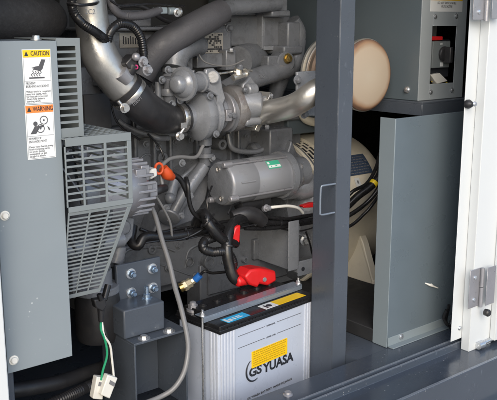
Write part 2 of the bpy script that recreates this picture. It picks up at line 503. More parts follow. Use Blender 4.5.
# lower box: front face with three columns of slots
YL = 1.435
A = P(64, 140, YL); B = P(131.5, 131, YL)
bx0 = xr+.001; bx1 = P(132, 165, YL).x
bzt = (A.z+B.z)/2; bzm = (P(66, 214, YL).z+P(131, 203, YL).z)/2
g = MB()
zs = P(100, 143.5, YL).z; ze = P(100, 203, YL).z
cols = [(P(65.5, 170, YL).x, P(82.5, 170, YL).x), (P(84.5, 170, YL).x, P(105, 170, YL).x), (P(107.5, 170, YL).x, P(128, 170, YL).x)]
g.box(bx0, bx1, YL, YL+.003, zs, bzt)
g.box(bx0, bx1, YL, YL+.003, bzm, ze)
g.box(bx0, cols[0][0], YL, YL+.003, ze, zs); g.box(cols[2][1], bx1, YL, YL+.003, ze, zs)
g.box(cols[0][1], cols[1][0], YL, YL+.003, ze, zs); g.box(cols[1][1], cols[2][0], YL, YL+.003, ze, zs)
nb = 9
for k in range(1, nb):
    zc = zs+(ze-zs)*k/nb
    for c in cols: g.box(c[0], c[1], YL+.0004, YL+.0026, zc-.0022, zc+.0022)
g.build('front_grille', 'guard', fg, .0005)
# top mesh and side
g = MB()
D = .33
for k in range(10):
    x = bx0+(bx1-.004-bx0)*k/9
    g.box(x-.0016, x+.0016, YL+.0035, YL+D, bzt-.0034, bzt-.0006)
for k in range(15):
    y = YL+.006+(D-.01)*k/14
    g.box(bx0, bx1-.0035, y-.0016, y+.0016, bzt-.0030, bzt-.0010)
g.box(bx0, bx1, YL+D, YL+D+.012, bzt-.006, bzt-.0002)
g.build('top_mesh', 'guard', fg)
g = MB()
g.box(bx1-.003, bx1-.0003, YL+.0032, YL+.022, bzm, bzt-.0005)
g.box(bx1-.003, bx1-.0003, YL+D-.02, YL+D, bzm, bzt-.007)
for k in range(9):
    zc = bzt-.02-(bzt-bzm-.03)*k/8
    g.box(bx1-.0028, bx1-.0006, YL+.022, YL+D-.02, zc-.002, zc+.002)
g.build('side_grille', 'guard', fg)
# tapered lower face
z0t = bzm-.0005; zbt = P(85, 298, YL+.03).z
xa1 = bx1; xb1 = P(104, 296, YL+.03).x
def sl(t, u):  # t down 0..1 , u across 0..1 ; leans back a little
    xr_ = xa1+(xb1-xa1)*t
    return Vector((bx0+(xr_-bx0)*u, YL+.002+.045*t, z0t+(zbt-z0t)*t))
def strip(t0, t1, u0, u1, th=.003):
    g.prism([sl(t0, u0), sl(t0, u1), sl(t1, u1), sl(t1, u0)], (0, th, 0))
g = MB()
strip(0, .035, 0, 1); strip(.955, 1, 0, 1); strip(.035, .955, .93, 1)
strip(.035, .955, 0, .02)
for u in (.33, .64): strip(.035, .955, u-.013, u+.013)
for k in range(1, 21):
    t = .035+.92*k/21
    for u0_, u1_ in ((.02, .317), (.343, .627), (.653, .93)):
        g.prism([sl(t-.0095, u0_)+Vector((0, .0003, 0)), sl(t-.0095, u1_)+Vector((0, .0003, 0)), sl(t+.0095, u1_)+Vector((0, .0003, 0)), sl(t+.0095, u0_)+Vector((0, .0003, 0))], (0, .0024, 0))
g.build('lower_grille', 'guard', fg, .0004)

# ------------------------------------------------------------------ ENGINE
eng = thing('diesel_engine', (1.3, 2.2, .7), 'grey cast diesel engine with turbocharger and starter motor, filling the middle of the cabinet', 'engine')
YE = 2.08
blk = MB()
e0 = P(70, 130, YE).x; e1 = P(300, 200, YE).x
zc = P(200, 120, YE).z; zbm = P(200, 283, YE).z
blk.box(e0, e1, YE, YE+.35, zbm, zc)
blk.box(e0, e1+.05, YE-.02, YE+.3, P(200, 245, YE).z-.006, P(200, 241, YE).z)      # pan flange
# ribs and pads
for x in (133, 152, 168, 196, 228, 236, 258):
    p = P(x, 150, YE); w = .006 if x != 196 else .012
    blk.box(p.x-w, p.x+w, YE-.02, YE+.01, P(x, 190 if x < 180 else 165, YE).z, zc-.01)
blk.box(e0, e1, YE-.03, YE+.01, P(150, 133, YE).z, P(150, 128, YE).z)
blk.box(e0+.1, e1, YE-.016, YE+.01, P(150, 196, YE).z, P(150, 192, YE).z)
blk.pbox((118, 248), (240, 268), YE-.05, .06)
bo = blk.build('engine_block', 'block', eng, .004)
d = MB()
def boss(mb, x, y, r, h, Yb=YE, hole=.45):
    s = S(x, y, Yb); mb.mark(); mb.lathe(P(x, y, Yb)+Vector((0, .002, 0)), NY, [(0, r*s*1.15), (h*.8, r*s), (h, r*s*.93), (h, r*s*hole), (h*.3, r*s*hole)], 26)
boss(d, 214, 143, 5.5, .05); boss(d, 214, 170, 11, .03, hole=.75); boss(d, 198, 257, 8, .075, hole=.4)
boss(d, 180, 258, 5, .062, hole=.7); boss(d, 160, 157, 6, .02); boss(d, 186, 272, 4, .06)
boss(d, 237, 262, 4, .06); boss(d, 143, 246, 5, .06); boss(d, 172, 232, 5, .02); boss(d, 196, 222, 6, .02, hole=.6)
d.build('casting_boss', 'block', eng, .001)
# raised ribs on the skirt
sk = MB()
def rib(pts, r=1.5, Yb=YE-.05):
    sk.mark(); sk.tube([P(x, y, Yb) for x, y in pts], r*S(pts[0][0], pts[0][1], Yb), seg=10)
rib([(124, 262), (128, 250), (160, 247), (175, 251)]); rib([(185, 268), (188, 252), (198, 245), (210, 248), (215, 262)])
rib([(120, 266), (150, 262), (190, 275)], 1.2); rib([(215, 262), (235, 257), (262, 247)], 1.4)
rib([(140, 168), (141, 158), (148, 154), (153, 160), (152, 172)], 1.2, YE); rib([(170, 130), (170, 192)], 1.2, YE)
rib([(133, 140), (150, 138), (166, 139), (167, 176), (150, 190), (134, 184)], 1.0, YE)
sk.build('casting_rib', 'block', eng)
# crankcase side plate low right, with bosses
cp = MB()
cp.pbox((208, 236), (300, 272), YE-.07, .09)
cp.pbox((200, 266), (300, 284), YE-.06, .08)
cp.pbox((254, 240), (273, 256), YE-.085, .02)
cp.build('crankcase_skirt', 'block', eng, .004)
d = MB()
for x, y, r in ((262, 240, 5), (282, 246, 6), (256, 252, 3), (268, 252, 3), (243, 259, 3), (289, 262, 3)): boss(d, x, y, r, .018, YE-.07, .6)
for x, y in ((272, 246), (246, 258), (222, 262)): d.bolt(P(x, y, YE-.07), NY, .006)
d.build('skirt_bolt', 'engine', eng)
# starter mount / inclined casting under the oil drain
c = MB()
c.prism([P(206, 156, YE-.08), P(214, 165, YE-.08), P(206, 200, YE-.08), P(192, 222, YE-.08), P(152, 236, YE-.08), P(160, 214, YE-.08), P(180, 178, YE-.08)], (0, .10, 0))
c.build('inclined_bracket', 'engine', eng, .006)
c = MB()
c.cyl(P(204, 166, YE-.10), P(172, 212, YE-.10), .021, .027); c.cyl(P(205, 164, YE-.10), P(205, 146, YE-.11), .019)
c.lathe(P(205, 155, YE-.11), Z, [(-.006, .027), (.006, .027)]); c.lathe(P(205, 141, YE-.13), Z, [(-.012, .021), (.016, .021)])
c.build('oil_drain_pipe', 'engine', eng)
c = MB()
s_ = S(170, 212, YE-.12)
c.cyl(P(172, 214, YE-.12), P(185, 190, YE-.13), .016); c.lathe(P(169, 216, YE-.12), Vector((-.5, -.4, -.5)), [(0, .036), (.008, .036), (.01, .03)], 30)
c.cyl(P(170, 196, YE-.13), P(176, 176, YE-.12), .018, .014); c.sphere(P(170, 198, YE-.14), .017)
c.prism([P(162, 205, YE-.12), P(186, 200, YE-.12), P(184, 218, YE-.12), P(168, 222, YE-.12)], (0, .03, 0))
c.build('coolant_outlet', 'engine', eng, .003)
d = MB()
for x, y in ((166, 208), (181, 216), (190, 196), (182, 163), (212, 158)): d.bolt(P(x, y, YE-.125), NY, .008)
d.build('bolt', 'engine2', eng)

# small clutter: studs, plugs, pipes and tags on the block side
cl = MB()
rnd = random.Random(11)
for x, y in ((128, 148), (146, 144), (158, 146), (175, 142), (191, 140), (226, 138), (247, 136), (128, 206), (150, 222), (205, 236), (178, 246), (223, 240), (250, 232), (168, 268), (228, 270), (290, 240), (262, 150), (252, 160)):
    cl.bolt(P(x, y, YE-.02 if y < 230 else YE-.055), NY, rnd.uniform(.005, .009))
cl.build('bolt', 'engine', eng)
cl = MB(); cl.tube([P(228, 134, YE-.04), P(232, 148, YE-.05), P(246, 152, YE-.05), P(262, 150, YE-.06), P(268, 140, YE-.06)], .009, seg=12); cl.build('oil_pipe', 'engine', eng)
cl = MB(); cl.lathe(P(250, 152, YE-.03), X, [(0, .02), (.01, .03), (.05, .03), (.055, .024), (.08, .024)], 28); cl.lathe(P(262, 150, YE-.03), NY, [(0, .024), (.03, .024), (.034, .016)], 24); cl.build('oil_pressure_switch', 'block', eng)
cl = MB(); cl.tube([P(110, 8, YE-.04), P(140, 6, YE-.05), P(170, 22, YE-.05), P(205, 22, YE-.05), P(230, 20, YE-.05)], .007, seg=10); cl.tube([P(100, 88, YE), P(128, 102, YE), P(134, 128, YE-.02)], .008, seg=10); cl.build('fuel_line', 'rubber', eng)
cl = MB(); cl.pbox((146, 84), (164, 112), YE-.03, .08); cl.pbox((150, 98), (176, 108), YE-.05, .08); cl.lathe(P(151, 92, YE-.03), NY, [(0, .022), (.02, .02), (.025, .012)], 22); cl.build('thermostat_housing', 'engine', eng, .006)

# head and covers
h = MB()
h.box(P(75, 80, YE).x, P(240, 80, YE).x, YE+.03, YE+.33, zc-.001, P(120, 66, YE+.03).z)
h.build('cylinder_head', 'block', eng, .005)
h = MB()
h.pbox((98, 30), (192, 82), YE-.02, .3)
h.box(P(90, 30, YE-.03).x, P(165, 30, YE-.03).x, YE-.05, YE+.25, P(110, 31, YE-.03).z, P(110, 27, YE-.03).z)
h.pbox((120, 10), (152, 27), YE, .12); h.pbox((100, 14), (118, 30), YE-.01, .1)
h.build('rocker_cover', 'engine', eng, .005)
MB().pbox((119.5, 33), (141, 47.5), YE-.023, .002).build('rating_plate', 'plate_al', eng)
d = MB()
yy = YE-.025
for k in range(7):
    d.pbox((123+k*2.4, 36+(k % 3)), (124.2+k*2.4, 44), yy, .001)
d.build('plate_marking', 'ink', eng)
bx = MB()
bx.pbox((189, 25), (233, 60), YE-.03, .22)
bx.build('intake_heater_box', 'engine', eng, .012)
np_ = MB().pbox((198, 33), (223, 53), YE-.033, .0025).build('nameplate', 'plate_al', eng)
d = MB()
rnd = random.Random(3)
ax0 = P(199, 40, YE-.035).x; ax1 = P(222, 40, YE-.035).x; az0 = P(210, 34, YE-.035).z; az1 = P(210, 52.3, YE-.035).z
rows = 9
for r_ in range(rows):
    za = az0+(az1-az0)*(r_+.1)/rows; zb_ = az0+(az1-az0)*(r_+.85)/rows
    x = ax0
    while x < ax1-.003:
        w = rnd.uniform(.002, .009)
        if r_ == 7: w = .03
        if rnd.random() < .62 or r_ == 7: d.box(x, min(x+w, ax1), YE-.0345, YE-.0335, zb_, za)
        x += w+rnd.uniform(.001, .003)
d.build('plate_marking', 'ink', np_)
l = MB(); l.pbox((197, 54), (226, 67), YE-.05, .06); l.pbox((188, 52), (193, 70), YE-.07, .04); l.pbox((226, 50), (236, 70), YE-.07, .05)
l.build('mount_ledge', 'engine', eng, .003)
l = MB()
for x, y in ((191, 54), (231, 52), (192, 74), (183, 60), (188, 27), (229, 28)): l.bolt(P(x, y, YE-.075 if y > 40 else YE-.03), NY if y < 40 else Z, .009)
l.bolt(P(174, 57, YE-.1), Z, .012)
l.build('bolt', 'engine', eng)

# plenum, dark box right of the nameplate
b_ = MB(); b_.pbox((224, 15), (263, 46), YE-.02, .16)
b_.build('intake_plenum_end', 'block', eng, .008)
b_ = MB(); b_.pbox((262, 14), (291, 48), YE-.04, .18)
b_.build('intake_plenum', 'engine', eng, .012)
b_ = MB(); b_.box(P(262, 20, YE-.04).x-.004, P(262, 20, YE-.04).x+.003, YE-.045, YE+.14, P(262, 48, YE-.04).z-.003, P(262, 15, YE-.04).z+.003)
b_.box(P(262, 20, YE-.04).x+.004, P(290, 20, YE-.04).x, YE-.046, YE-.03, P(275, 48, YE-.04).z-.006, P(275, 46, YE-.04).z)
b_.build('plenum_flange', 'engine2', eng, .001)
b_ = MB(); b_.pbox((274, -6), (288, 12), YE-.09, .08); b_.pbox((272, 10), (291, 17), YE-.095, .09)
b_.pbox((288, 22), (300, 50), YE-.09, .09); b_.pbox((284, 46), (303, 54), YE-.1, .1)
b_.build('casting_neck', 'engine', eng, .006)
b_ = MB()
b_.tube([P(292, 20, YE-.06), P(297, 32, YE-.06), P(296, 50, YE-.06), P(292, 66, YE-.07), P(280, 72, YE-.08)], [.026, .03, .03, .03, .028], seg=20)
b_.tube([P(286, 68, YE-.08), P(262, 76, YE-.09), P(236, 85, YE-.11), P(222, 92, YE-.12)], [.036, .032, .031, .03], seg=24)
b_.tube([P(282, 74, YE-.05), P(276, 92, YE-.02), P(272, 105, YE+.02)], [.03, .027, .03], seg=18)
b_.build('intake_elbow', 'engine', eng)
text('cast_mark', '265', P(259, 78, YE-.13), .016, 'engine2', eng)
b_ = MB(); b_.lathe(P(283, 62, YE-.09), Vector((-.2, -1, 0)), [(-.04, .034), (.02, .034), (.024, .03)], 28); b_.pbox((268, 56), (286, 66), YE-.10, .05); b_.build('elbow_boss', 'engine', eng, .004)
b_ = MB(); b_.bolt(P(287.5, 58.5, YE-.115), NY, .0115, .012); b_.build('brass_plug', 'brass', eng)
MB().tube([P(238, 62, YE-.05), P(252, 60, YE), P(262, 72, YE+.03)], [.05, .055, .04], seg=20).build('manifold_runner', 'block', eng)

# turbocharger ------------------------------------------------------
YT = 1.92
tb = MB()
c0 = P(197, 116, YT)
xs = lambda px: P(px, 115, YT).x
rc = .074
tb.lathe((xs(190), YT, c0.z), X, [(-.004, .030), (.0, .040), (.008, .047), (.014, .062), (.022, .073), (.036, rc), (.052, .071), (.062, .060), (.066, .066), (.078, .066), (.08, .05)], 48)
tb.cyl((xs(182), YT, c0.z), (xs(192), YT, c0.z), .037)
comp = tb.build('turbocharger', 'engine2', eng)
tb = MB()
# volute outlet going up-left into flange
tb.tube([Vector((xs(196), YT+.0, c0.z+.04)), P(196, 92, YT+.04), P(180, 80, YT+.05), P(176, 66, YT+.06)], [.03, .028, .026, .026], seg=20)
tb.lathe(P(176, 74, YT+.05), Z, [(-.012, .040), (-.004, .043), (.004, .036), (.008, .043), (.02, .043), (.022, .033), (.03, .033)], 28)
tb.build('volute_outlet', 'engine2', comp)
tb = MB()
tb.lathe((xs(214), YT, c0.z+.004), X, [(0, .04), (.004, .052), (.014, .054), (.018, .045), (.034, .040), (.04, .05), (.05, .062)], 40)
tb.build('center_housing', 'engine', comp)
tb = MB()
tc_ = P(236, 108, YT)
tb.lathe((xs(226), YT, tc_.z), X, [(0, .045), (.006, .066), (.022, .072), (.042, .070), (.056, .058), (.07, .052), (.1, .05)], 44)
tb.build('turbine_housing', 'hot_cast', comp)
tb = MB()
tb.prism([P(243, 84, YT-.03), P(251, 76, YT-.03), P(257, 84, YT-.03), P(260, 96, YT-.03), P(271, 96, YT-.03), P(258, 128, YT-.03), P(247, 127, YT-.03), P(240, 112, YT-.03)], (0, .10, 0))
tb.cyl(P(246, 90, YT-.05), P(256, 89, YT-.05), .018); tb.cyl(P(244, 122, YT-.05), P(260, 120, YT-.05), .014)
tb.lathe(P(252, 104, YT-.04), Vector((.7, -.5, 0)), [(-.03, .05), (.01, .042), (.03, .036)], 30)
tb.build('turbine_outlet', 'engine2', comp, .006)
tb = MB()
tb.prism([P(271, 92, YT-.04), P(274, 95, YT-.04), P(259, 132, YT-.04), P(255, 130, YT-.04)], (0, .09, 0))
tb.build('outlet_flange', 'steel_hot', comp, .002)
tb = MB()
for p_, dd in (((266, 127), (.6, -.7, 0)), ((270, 96), (.6, -.7, 0)), ((246, 90), (-1, 0, 0)), ((229, 115), (0, -1, 0)), ((233, 116), (0, -1, 0)), ((210, 96), (0, -1, .2)), ((216, 134), (0, -1, 0)), ((240, 68), (0, -.5, 1))):
    tb.bolt(P(p_[0], p_[1], YT-.065), dd, .0075)
tb.build('bolt', 'engine', comp)
# clamp band between housings
tb = MB()
tb.lathe((xs(222), YT, c0.z+.006), X, [(0, .055), (.002, .060), (.009, .060), (.011, .055)], 40)
tb.pbox((226.5, 110), (232, 121), YT-.07, .02)
tb.build('clamp_band', 'fin', comp, .001)
# wastegate actuator
ac = P(182, 84, YT-.06)
tb = MB()
ad = Vector((1, .25, .02)).normalized()
tb.lathe(ac-ad*.035, ad, [(0, .012), (.003, .020), (.010, .024), (.022, .026), (.026, .034), (.036, .040), (.038, .048), (.046, .048), (.048, .042), (.060, .038), (.066, .026), (.11, .026), (.112, .03), (.12, .03)], 40)
tb.build('wastegate_actuator', 'engine2', comp)
tb = MB()
tb.prism([P(206, 69, YT-.05), P(214, 68, YT-.05), P(221, 76, YT-.05), P(223, 88, YT-.05), P(226, 98, YT-.05), P(222, 108, YT-.05), P(217, 108, YT-.05), P(218, 96, YT-.05), P(211, 92, YT-.05), P(204, 88, YT-.05)], (0, .014, 0))
tb.cyl(P(213, 77, YT-.035), P(213, 77, YT-.058), .02)
tb.build('actuator_bracket', 'engine2', comp, .004)
MB().tube([P(216, 74, YT-.04), P(230, 72, YT-.04), P(243, 69, YT-.03), P(252, 71, YT-.03)], .0035, seg=10).build('oil_feed_pipe', 'steel', comp)
f = MB(); f.bolt(P(238, 75, YT-.05), Z, .011, .02); f.cyl(P(233, 78, YT-.05), P(245, 74, YT-.05), .009); f.bolt(P(245, 73, YT-.05), X, .009)
f.build('union_fitting', 'steel_hot', comp)
v = MB(); v.cyl(P(168, 78, YT-.02), P(169, 110, YT), .014); v.cyl(P(172, 86, YT-.02), P(174, 108, YT), .008); v.lathe(P(168, 92, YT-.01), Z, [(-.01, .02), (.0, .022), (.01, .02)])
v.pbox((160, 86), (168, 100), YT+.0, .05); v.cyl(P(158, 82, YT), P(158, 103, YT), .009)
for x_, y_ in ((162, 80), (172, 104), (180, 100), (168, 70)): v.bolt(P(x_, y_, YT-.03), NY, .008)
v.build('actuator_hose_fitting', 'engine', comp, .003)

# elbow casting under the thick hose
MB().tube([P(200, 46, YE-.08), P(188, 44, YE-.10), P(177, 52, YE-.12), P(174, 68, YE-.13)], [.03, .042, .044, .036], seg=28).build('outlet_elbow', 'engine', eng)

# silver exhaust elbow
ex = MB().tube([P(261, 114, 1.89), P(268, 112, 1.86), P(278, 110, 1.79), P(292, 106, 1.71), P(303, 100, 1.655), P(313, 93, 1.63), P(328, 86, 1.61)], [.034, .036, .035, .034, .033, .034, .036], seg=32)
ex.build('exhaust_elbow', 'steel_hot', eng)
b_ = MB(); b_.prism([P(297, 72, 1.70), P(325, 70, 1.70), P(325, 116, 1.70), P(302, 116, 1.70), P(297, 95, 1.70)], (0, .008, 0)); 
b_.build('exhaust_flange_plate', 'engine2', eng, .002)
b_ = MB()
for x_, y_ in ((297, 80), (319, 81), (304, 114)): b_.bolt(P(x_, y_, 1.699), NY, .0095)
b_.build('bolt', 'engine', eng)

# flywheel housing
fh = P(277, 212, 2.12); YC = 2.14
sR = S(277, 212, 2.12)
f = MB()
hx0 = P(262, 200, YC).x; hx1 = P(282, 200, YC).x; hz = P(277, 212, YC).z
f.lathe((hx0-.04, YC, hz), X, [(0, .19), (.03, .20), (.05, .235), (.10, .262), (.12, .27), (.125, .27)], 72)
f.build('flywheel_housing', 'engine', eng)
f = MB()
f.pbox((270, 130), (293, 158), 1.98, .12)
f.prism([P(286, 158, 1.96), P(292, 140, 1.96), P(296, 150, 1.96), P(312, 190, 1.96), P(310, 214, 1.96), P(288, 214, 1.96)], (0, .08, 0))
f.build('housing_rib', 'engine', eng, .006)
# starter motor -------------------------------------------------------
YS = 1.90
s0 = P(220, 184, YS); s1x = P(279, 180, YS).x; rs_ = .068
st = MB()
SX = s0.x
st.lathe((SX, YS, s0.z), X, [(0, .060), (.004, .066), (.010, rs_), (.10, rs_), (.102, rs_*.985), (.106, rs_*.985), (.108, rs_), (s1x-SX, rs_)], 56)
stm = st.build('starter_motor', 'starter', eng)
MB().lathe((SX-.0035, YS, s0.z), X, [(0, .058), (.002, .063), (.003, .063)], 56).build('end_cover', 'engine', stm)
st = MB()
L_ = s1x-SX
for an, rr_ in ((R(62), rs_+.004), (R(-28), rs_+.006), (R(235), rs_)):
    oy = -math.cos(an)*rr_; oz = math.sin(an)*rr_
    st.mark(); st.cyl((SX+.0, YS+oy, s0.z+oz), (SX+L_, YS+oy, s0.z+oz), .0036, seg=12)
    st.lathe((SX-.014, YS+oy, s0.z+oz), X, [(0, .007), (.002, .009), (.012, .0095), (.030, .0095), (.031, .004)], 20)
st.build('through_bolt', 'fin', stm)
st = MB()
for an in (R(95), R(-75)):
    oy = -math.cos(an)*.045; oz = math.sin(an)*.045
    st.mark(); st.lathe((SX-.0036, YS+oy, s0.z+oz), NX, [(0, .009), (.003, .009), (.0035, .005), (.001, .004)], 18)
st.build('cover_screw', 'steel', stm)
st = MB()
nx = SX+L_
st.lathe((nx, YS, s0.z), X, [(0, .076), (.022, .078), (.024, .07), (.05, .062), (.055, .052), (.10, .05)], 48)
st.lathe((nx+.02, YS+.0, s0.z-.055), X, [(0, .03), (.05, .032), (.06, .04), (.11, .04)], 30)
st.build('nose_housing', 'engine2', stm)
st = MB()
for an in (R(30), R(-10)):
    st.bolt((nx+.05, YS-math.cos(an)*.055, s0.z+math.sin(an)*.055), NX, .008)
st.build('bolt', 'steel', stm)
# pressed groove marks on the yoke
st = MB()
def ang_patch(mb, xa, xb, a0, a1, r, n=10):
    pts = [Vector((xa, YS-math.cos(a0+(a1-a0)*k/n)*r, s0.z+math.sin(a0+(a1-a0)*k/n)*r)) for k in range(n+1)]
    for k in range(n):
        p, q = pts[k], pts[k+1]; w_ = Vector((xb-xa, 0, 0))
        mb._add([p, p+w_, q+w_, q], [(0, 1, 2, 3)])
ang_patch(st, SX+.148, SX+.200, R(33), R(58), rs_+.0007)
so = st.build('sticker', 'st_green', stm)
st = MB(); ang_patch(st, SX+.150, SX+.198, R(36), R(43), rs_+.0011); ang_patch(st, SX+.151, SX+.159, R(47), R(54), rs_+.0011); st.build('sticker_marking', 'st_white', stm)
st = MB(); ang_patch(st, SX+.158, SX+.163, R(38), R(41), rs_+.0014); ang_patch(st, SX+.176, SX+.184, R(38), R(41), rs_+.0014); st.build('sticker_marking', 'st_green', stm)
st = MB()
st.tube([(SX+.03, YS-math.cos(R(8))*rs_, s0.z+math.sin(R(8))*rs_), (SX+.085, YS-math.cos(R(8))*rs_, s0.z+math.sin(R(8))*rs_)], .003, seg=8)
st.tube([(SX+.03, YS-math.cos(R(66))*rs_, s0.z+math.sin(R(66))*rs_), (SX+.15, YS-math.cos(R(66))*rs_, s0.z+math.sin(R(66))*rs_)], .003, seg=8)
st.build('pressed_rib', 'starter', stm)
# solenoid terminal end, black
st = MB()
st.lathe(P(236, 206, YS+.01), X, [(0, .01), (.01, .022), (.05, .024), (.09, .024), (.092, .03), (.12, .03)], 30)
st.build('solenoid', 'rubber', stm)

# small alternator behind the guard
al = MB()
ax = P(140, 186, 1.80)
al.lathe((ax.x-.15, 1.80, ax.z), X, [(0, .05), (.01, .075), (.05, .08), (.09, .08), (.10, .077), (.13, .070), (.15, .05), (.16, .03)], 48)
al.lathe((ax.x-.22, 1.80, ax.z), X, [(0, .05), (.01, .055), (.03, .04), (.05, .055), (.06, .05)], 40)
chg = al.build('charging_alternator', 'fin', eng)
al = MB()
for k in range(22):
    an = 2*PI*k/22
    c_ = Vector((ax.x-.02, 1.80-math.cos(an)*.073, ax.z+math.sin(an)*.073))
    al.box(c_.x-.04, c_.x+.025, c_.y-.004, c_.y+.004, c_.z-.004, c_.z+.004)
al.pbox((141, 166), (150, 180), 1.745, .05); al.pbox((150, 183), (158, 196), 1.75, .05); al.pbox((136, 170), (147, 176), 1.735, .03); al.pbox((140, 184), (153, 190), 1.735, .03)
al.build('fin', 'fin', chg, .002)
al = MB(); al.lathe(P(118, 240, 1.76), X, [(-.3, .02), (-.12, .02), (0, .02), (.012, .02)], 26); al.cyl(P(116, 262, 1.78), P(119, 246, 1.78), .02)
al.build('pivot_tube', 'engine', chg)
al = MB(); al.prism([P(112, 230, 1.80), P(124, 216, 1.80), P(135, 218, 1.80), P(133, 236, 1.80), P(122, 250, 1.80)], (0, .03, 0)); al.lathe(P(123, 227, 1.795), NY, [(0, .02), (.01, .02), (.012, .012)], 20)
al.build('adjuster_bracket', 'engine', chg, .004)
# pulley and fan disc seen through the guard
pl = MB(); fx = P(88, 200, 1.72)
pl.lathe((fx.x-.05, 1.80, fx.z), X, [(0, .10), (.01, .115), (.02, .10), (.03, .115), (.04, .10), (.045, .06), (.10, .055)], 48)
pl.build('crank_pulley', 'engine', eng)
pl = MB()
for k in range(7):
    an = 2*PI*k/7; v1 = Vector((0, math.cos(an), math.sin(an))); v2 = Vector((0, -math.sin(an), math.cos(an)))
    o_ = Vector((fx.x-.10, 1.80, fx.z))
    pl.mark(); pl.prism([o_+v1*.04-v2*.02, o_+v1*.04+v2*.02+Vector((.02, 0, 0)), o_+v1*.17+v2*.05+Vector((.04, 0, 0)), o_+v1*.17-v2*.04], (.004, 0, 0))
pl.build('fan_blade', 'block', eng)
bl = MB()
bl.tube([(fx.x-.03, 1.69, fx.z+.0), (fx.x-.03, 1.72, fx.z+.15), (fx.x-.03, 1.76, fx.z+.2)], .008, seg=8)
bl.tube([P(98, 250, 1.72), P(108, 215, 1.74), P(113, 180, 1.76)], .012, seg=8)
bl.build('drive_belt', 'rubber', eng)
ob = MB(); ob.lathe(P(97, 292, 1.75), -Z, [(0, .055), (.02, .058), (.11, .058), (.125, .052), (.13, .03)], 48)
ob.build('oil_filter', 'rubber', eng)
ob = MB(); ob.lathe(P(97, 292, 1.75), Z, [(0, .058), (.02, .058), (.022, .04), (.06, .04)], 40); ob.pbox((72, 268), (112, 290), 1.76, .09)
ob.build('oil_filter_head', 'engine', eng, .003)
# mixed castings behind the guard
mc = MB()
for (tl, br, Yb) in (((66, 150), (84, 200), 1.9), ((86, 146), (104, 168), 1.86), ((104, 150), (126, 166), 1.9), ((70, 225), (100, 262), 1.86), ((100, 214), (120, 232), 1.9), ((74, 262), (104, 290), 1.9)):
    mc.pbox(tl, br, Yb, .08)
for x_, y_ in ((92, 160), (115, 158), (78, 186), (84, 240), (108, 222), (90, 275), (76, 155)): mc.lathe(P(x_, y_, 1.86), NY, [(0, .025), (.02, .022), (.025, .014)], 20)
mc.build('front_cover', 'engine', eng, .006)

# mounting bracket of the engine at right, with bolt
mb_ = MB()
mb_.pbox((289, 222), (298.5, 269), 1.80, .004)
mb_.box(P(298, 240, 1.80).x, P(298, 240, 1.80).x+.006, 1.80, 2.05, P(298, 273, 1.80).z, P(298, 224, 1.80).z)
mb_.pbox((298.5, 262), (316, 272), 1.80, .006)
mb_.pbox((300, 224), (330, 236), 1.93, .03)
mb_.build('rear_mount_bracket', 'engine2', eng, .0015)
mb_ = MB(); q = P(305, 240, 1.86); mb_.bolt(q, Vector((-.3, -1, 0)), .0125, .016); mb_.cyl(q, q+Vector((.02, .08, 0)), .016); mb_.build('bolt', 'zinc', eng)
mb_ = MB(); mb_.lathe(P(303, 269, 1.799), NY, [(0, .007), (.001, .007)], 18); mb_.build('bolt_hole', 'ink', eng)

# ------------------------------------------------------------------ generator (alternator end)
gen = thing('alternator', (hx1+.2, YC, .6), 'cream painted round generator housing with mounting foot, behind the navy post', 'alternator')
g = MB()
gx = hx0+.060
g.lathe((gx, YC, hz), X, [(0, .20), (.001, .272), (.008, .274), (.012, .274), (.012, .262), (.09, .262), (.09, .274), (.14, .276), (.30, .276), (.33, .262), (.345, .22), (.345, .1)], 80, caps=False)
g.build('housing', 'cream', gen)
# air screen: black slots over the band between rings
g = MB(); g.lathe((gx+.0125, YC, hz), X, [(0, .2633), (.077, .2633)], 80, caps=False); g.build('screen_backing', 'ink', gen)
g = MB()
rows_ = 4
for r_ in range(rows_+1):
    xx = gx+.0125+.076*r_/rows_
    g.lathe((xx-.0022, YC, hz), X, [(0, .262), (0, .2662), (.0044, .2662), (.0044, .262)], 80, caps=False)
for r_ in range(rows_):
    xa = gx+.0125+.076*r_/rows_
    for k in range(44):
        an = 2*PI*(k+.5*(r_ % 2))/44
        ca, sa = math.cos(an), math.sin(an)
        if ca < -.2 or abs(sa) > 1.1: pass
        n_ = Vector((0, -ca, sa)); t_ = Vector((0, sa, ca))
        c_ = Vector((xa, YC, hz))+n_*.263
        g.prism([c_-t_*.002, c_+t_*.002, c_+t_*.002+X*.0193, c_-t_*.002+X*.0193], n_*.0030)
g.build('air_screen', 'cream', gen)
YN = YC
# foot
g = MB()
fx_ = P(373, 284, 1.80).x
def PX(px, py, x):
    d = FW + RT*((px-248.5)/F) - UP*((py-200)/F)
    return CAM + d*(x/d.x)
g.prism([PX(345, 236, fx_), PX(360, 236, fx_), PX(363, 244, fx_), PX(373.5, 284.5, fx_), PX(345, 276.5, fx_)], (.010, 0, 0))
g.prism([PX(360, 236, fx_-.001), PX(363, 243, fx_-.001), PX(373.5, 284.5, fx_-.001), PX(372, 284.5, fx_-.001), PX(361, 246, fx_-.001), PX(358.5, 238, fx_-.001)], (.030, 0, 0))
q1 = PX(373.5, 284.5, fx_); q2 = PX(350, 278, fx_)
g.box(fx_+.001, fx_+.07, q1.y+.001, q2.y, q1.z+.001, q1.z+.014)
g.build('foot', 'cream', gen, .003)
g = MB(); g.lathe((fx_+.034, q1.y+.022, q1.z+.014), Z, [(0, .015), (.003, .015), (.004, .011), (.016, .011), (.018, .006), (.045, .0055)], 6); g.build('bolt', 'steel_hot', gen)
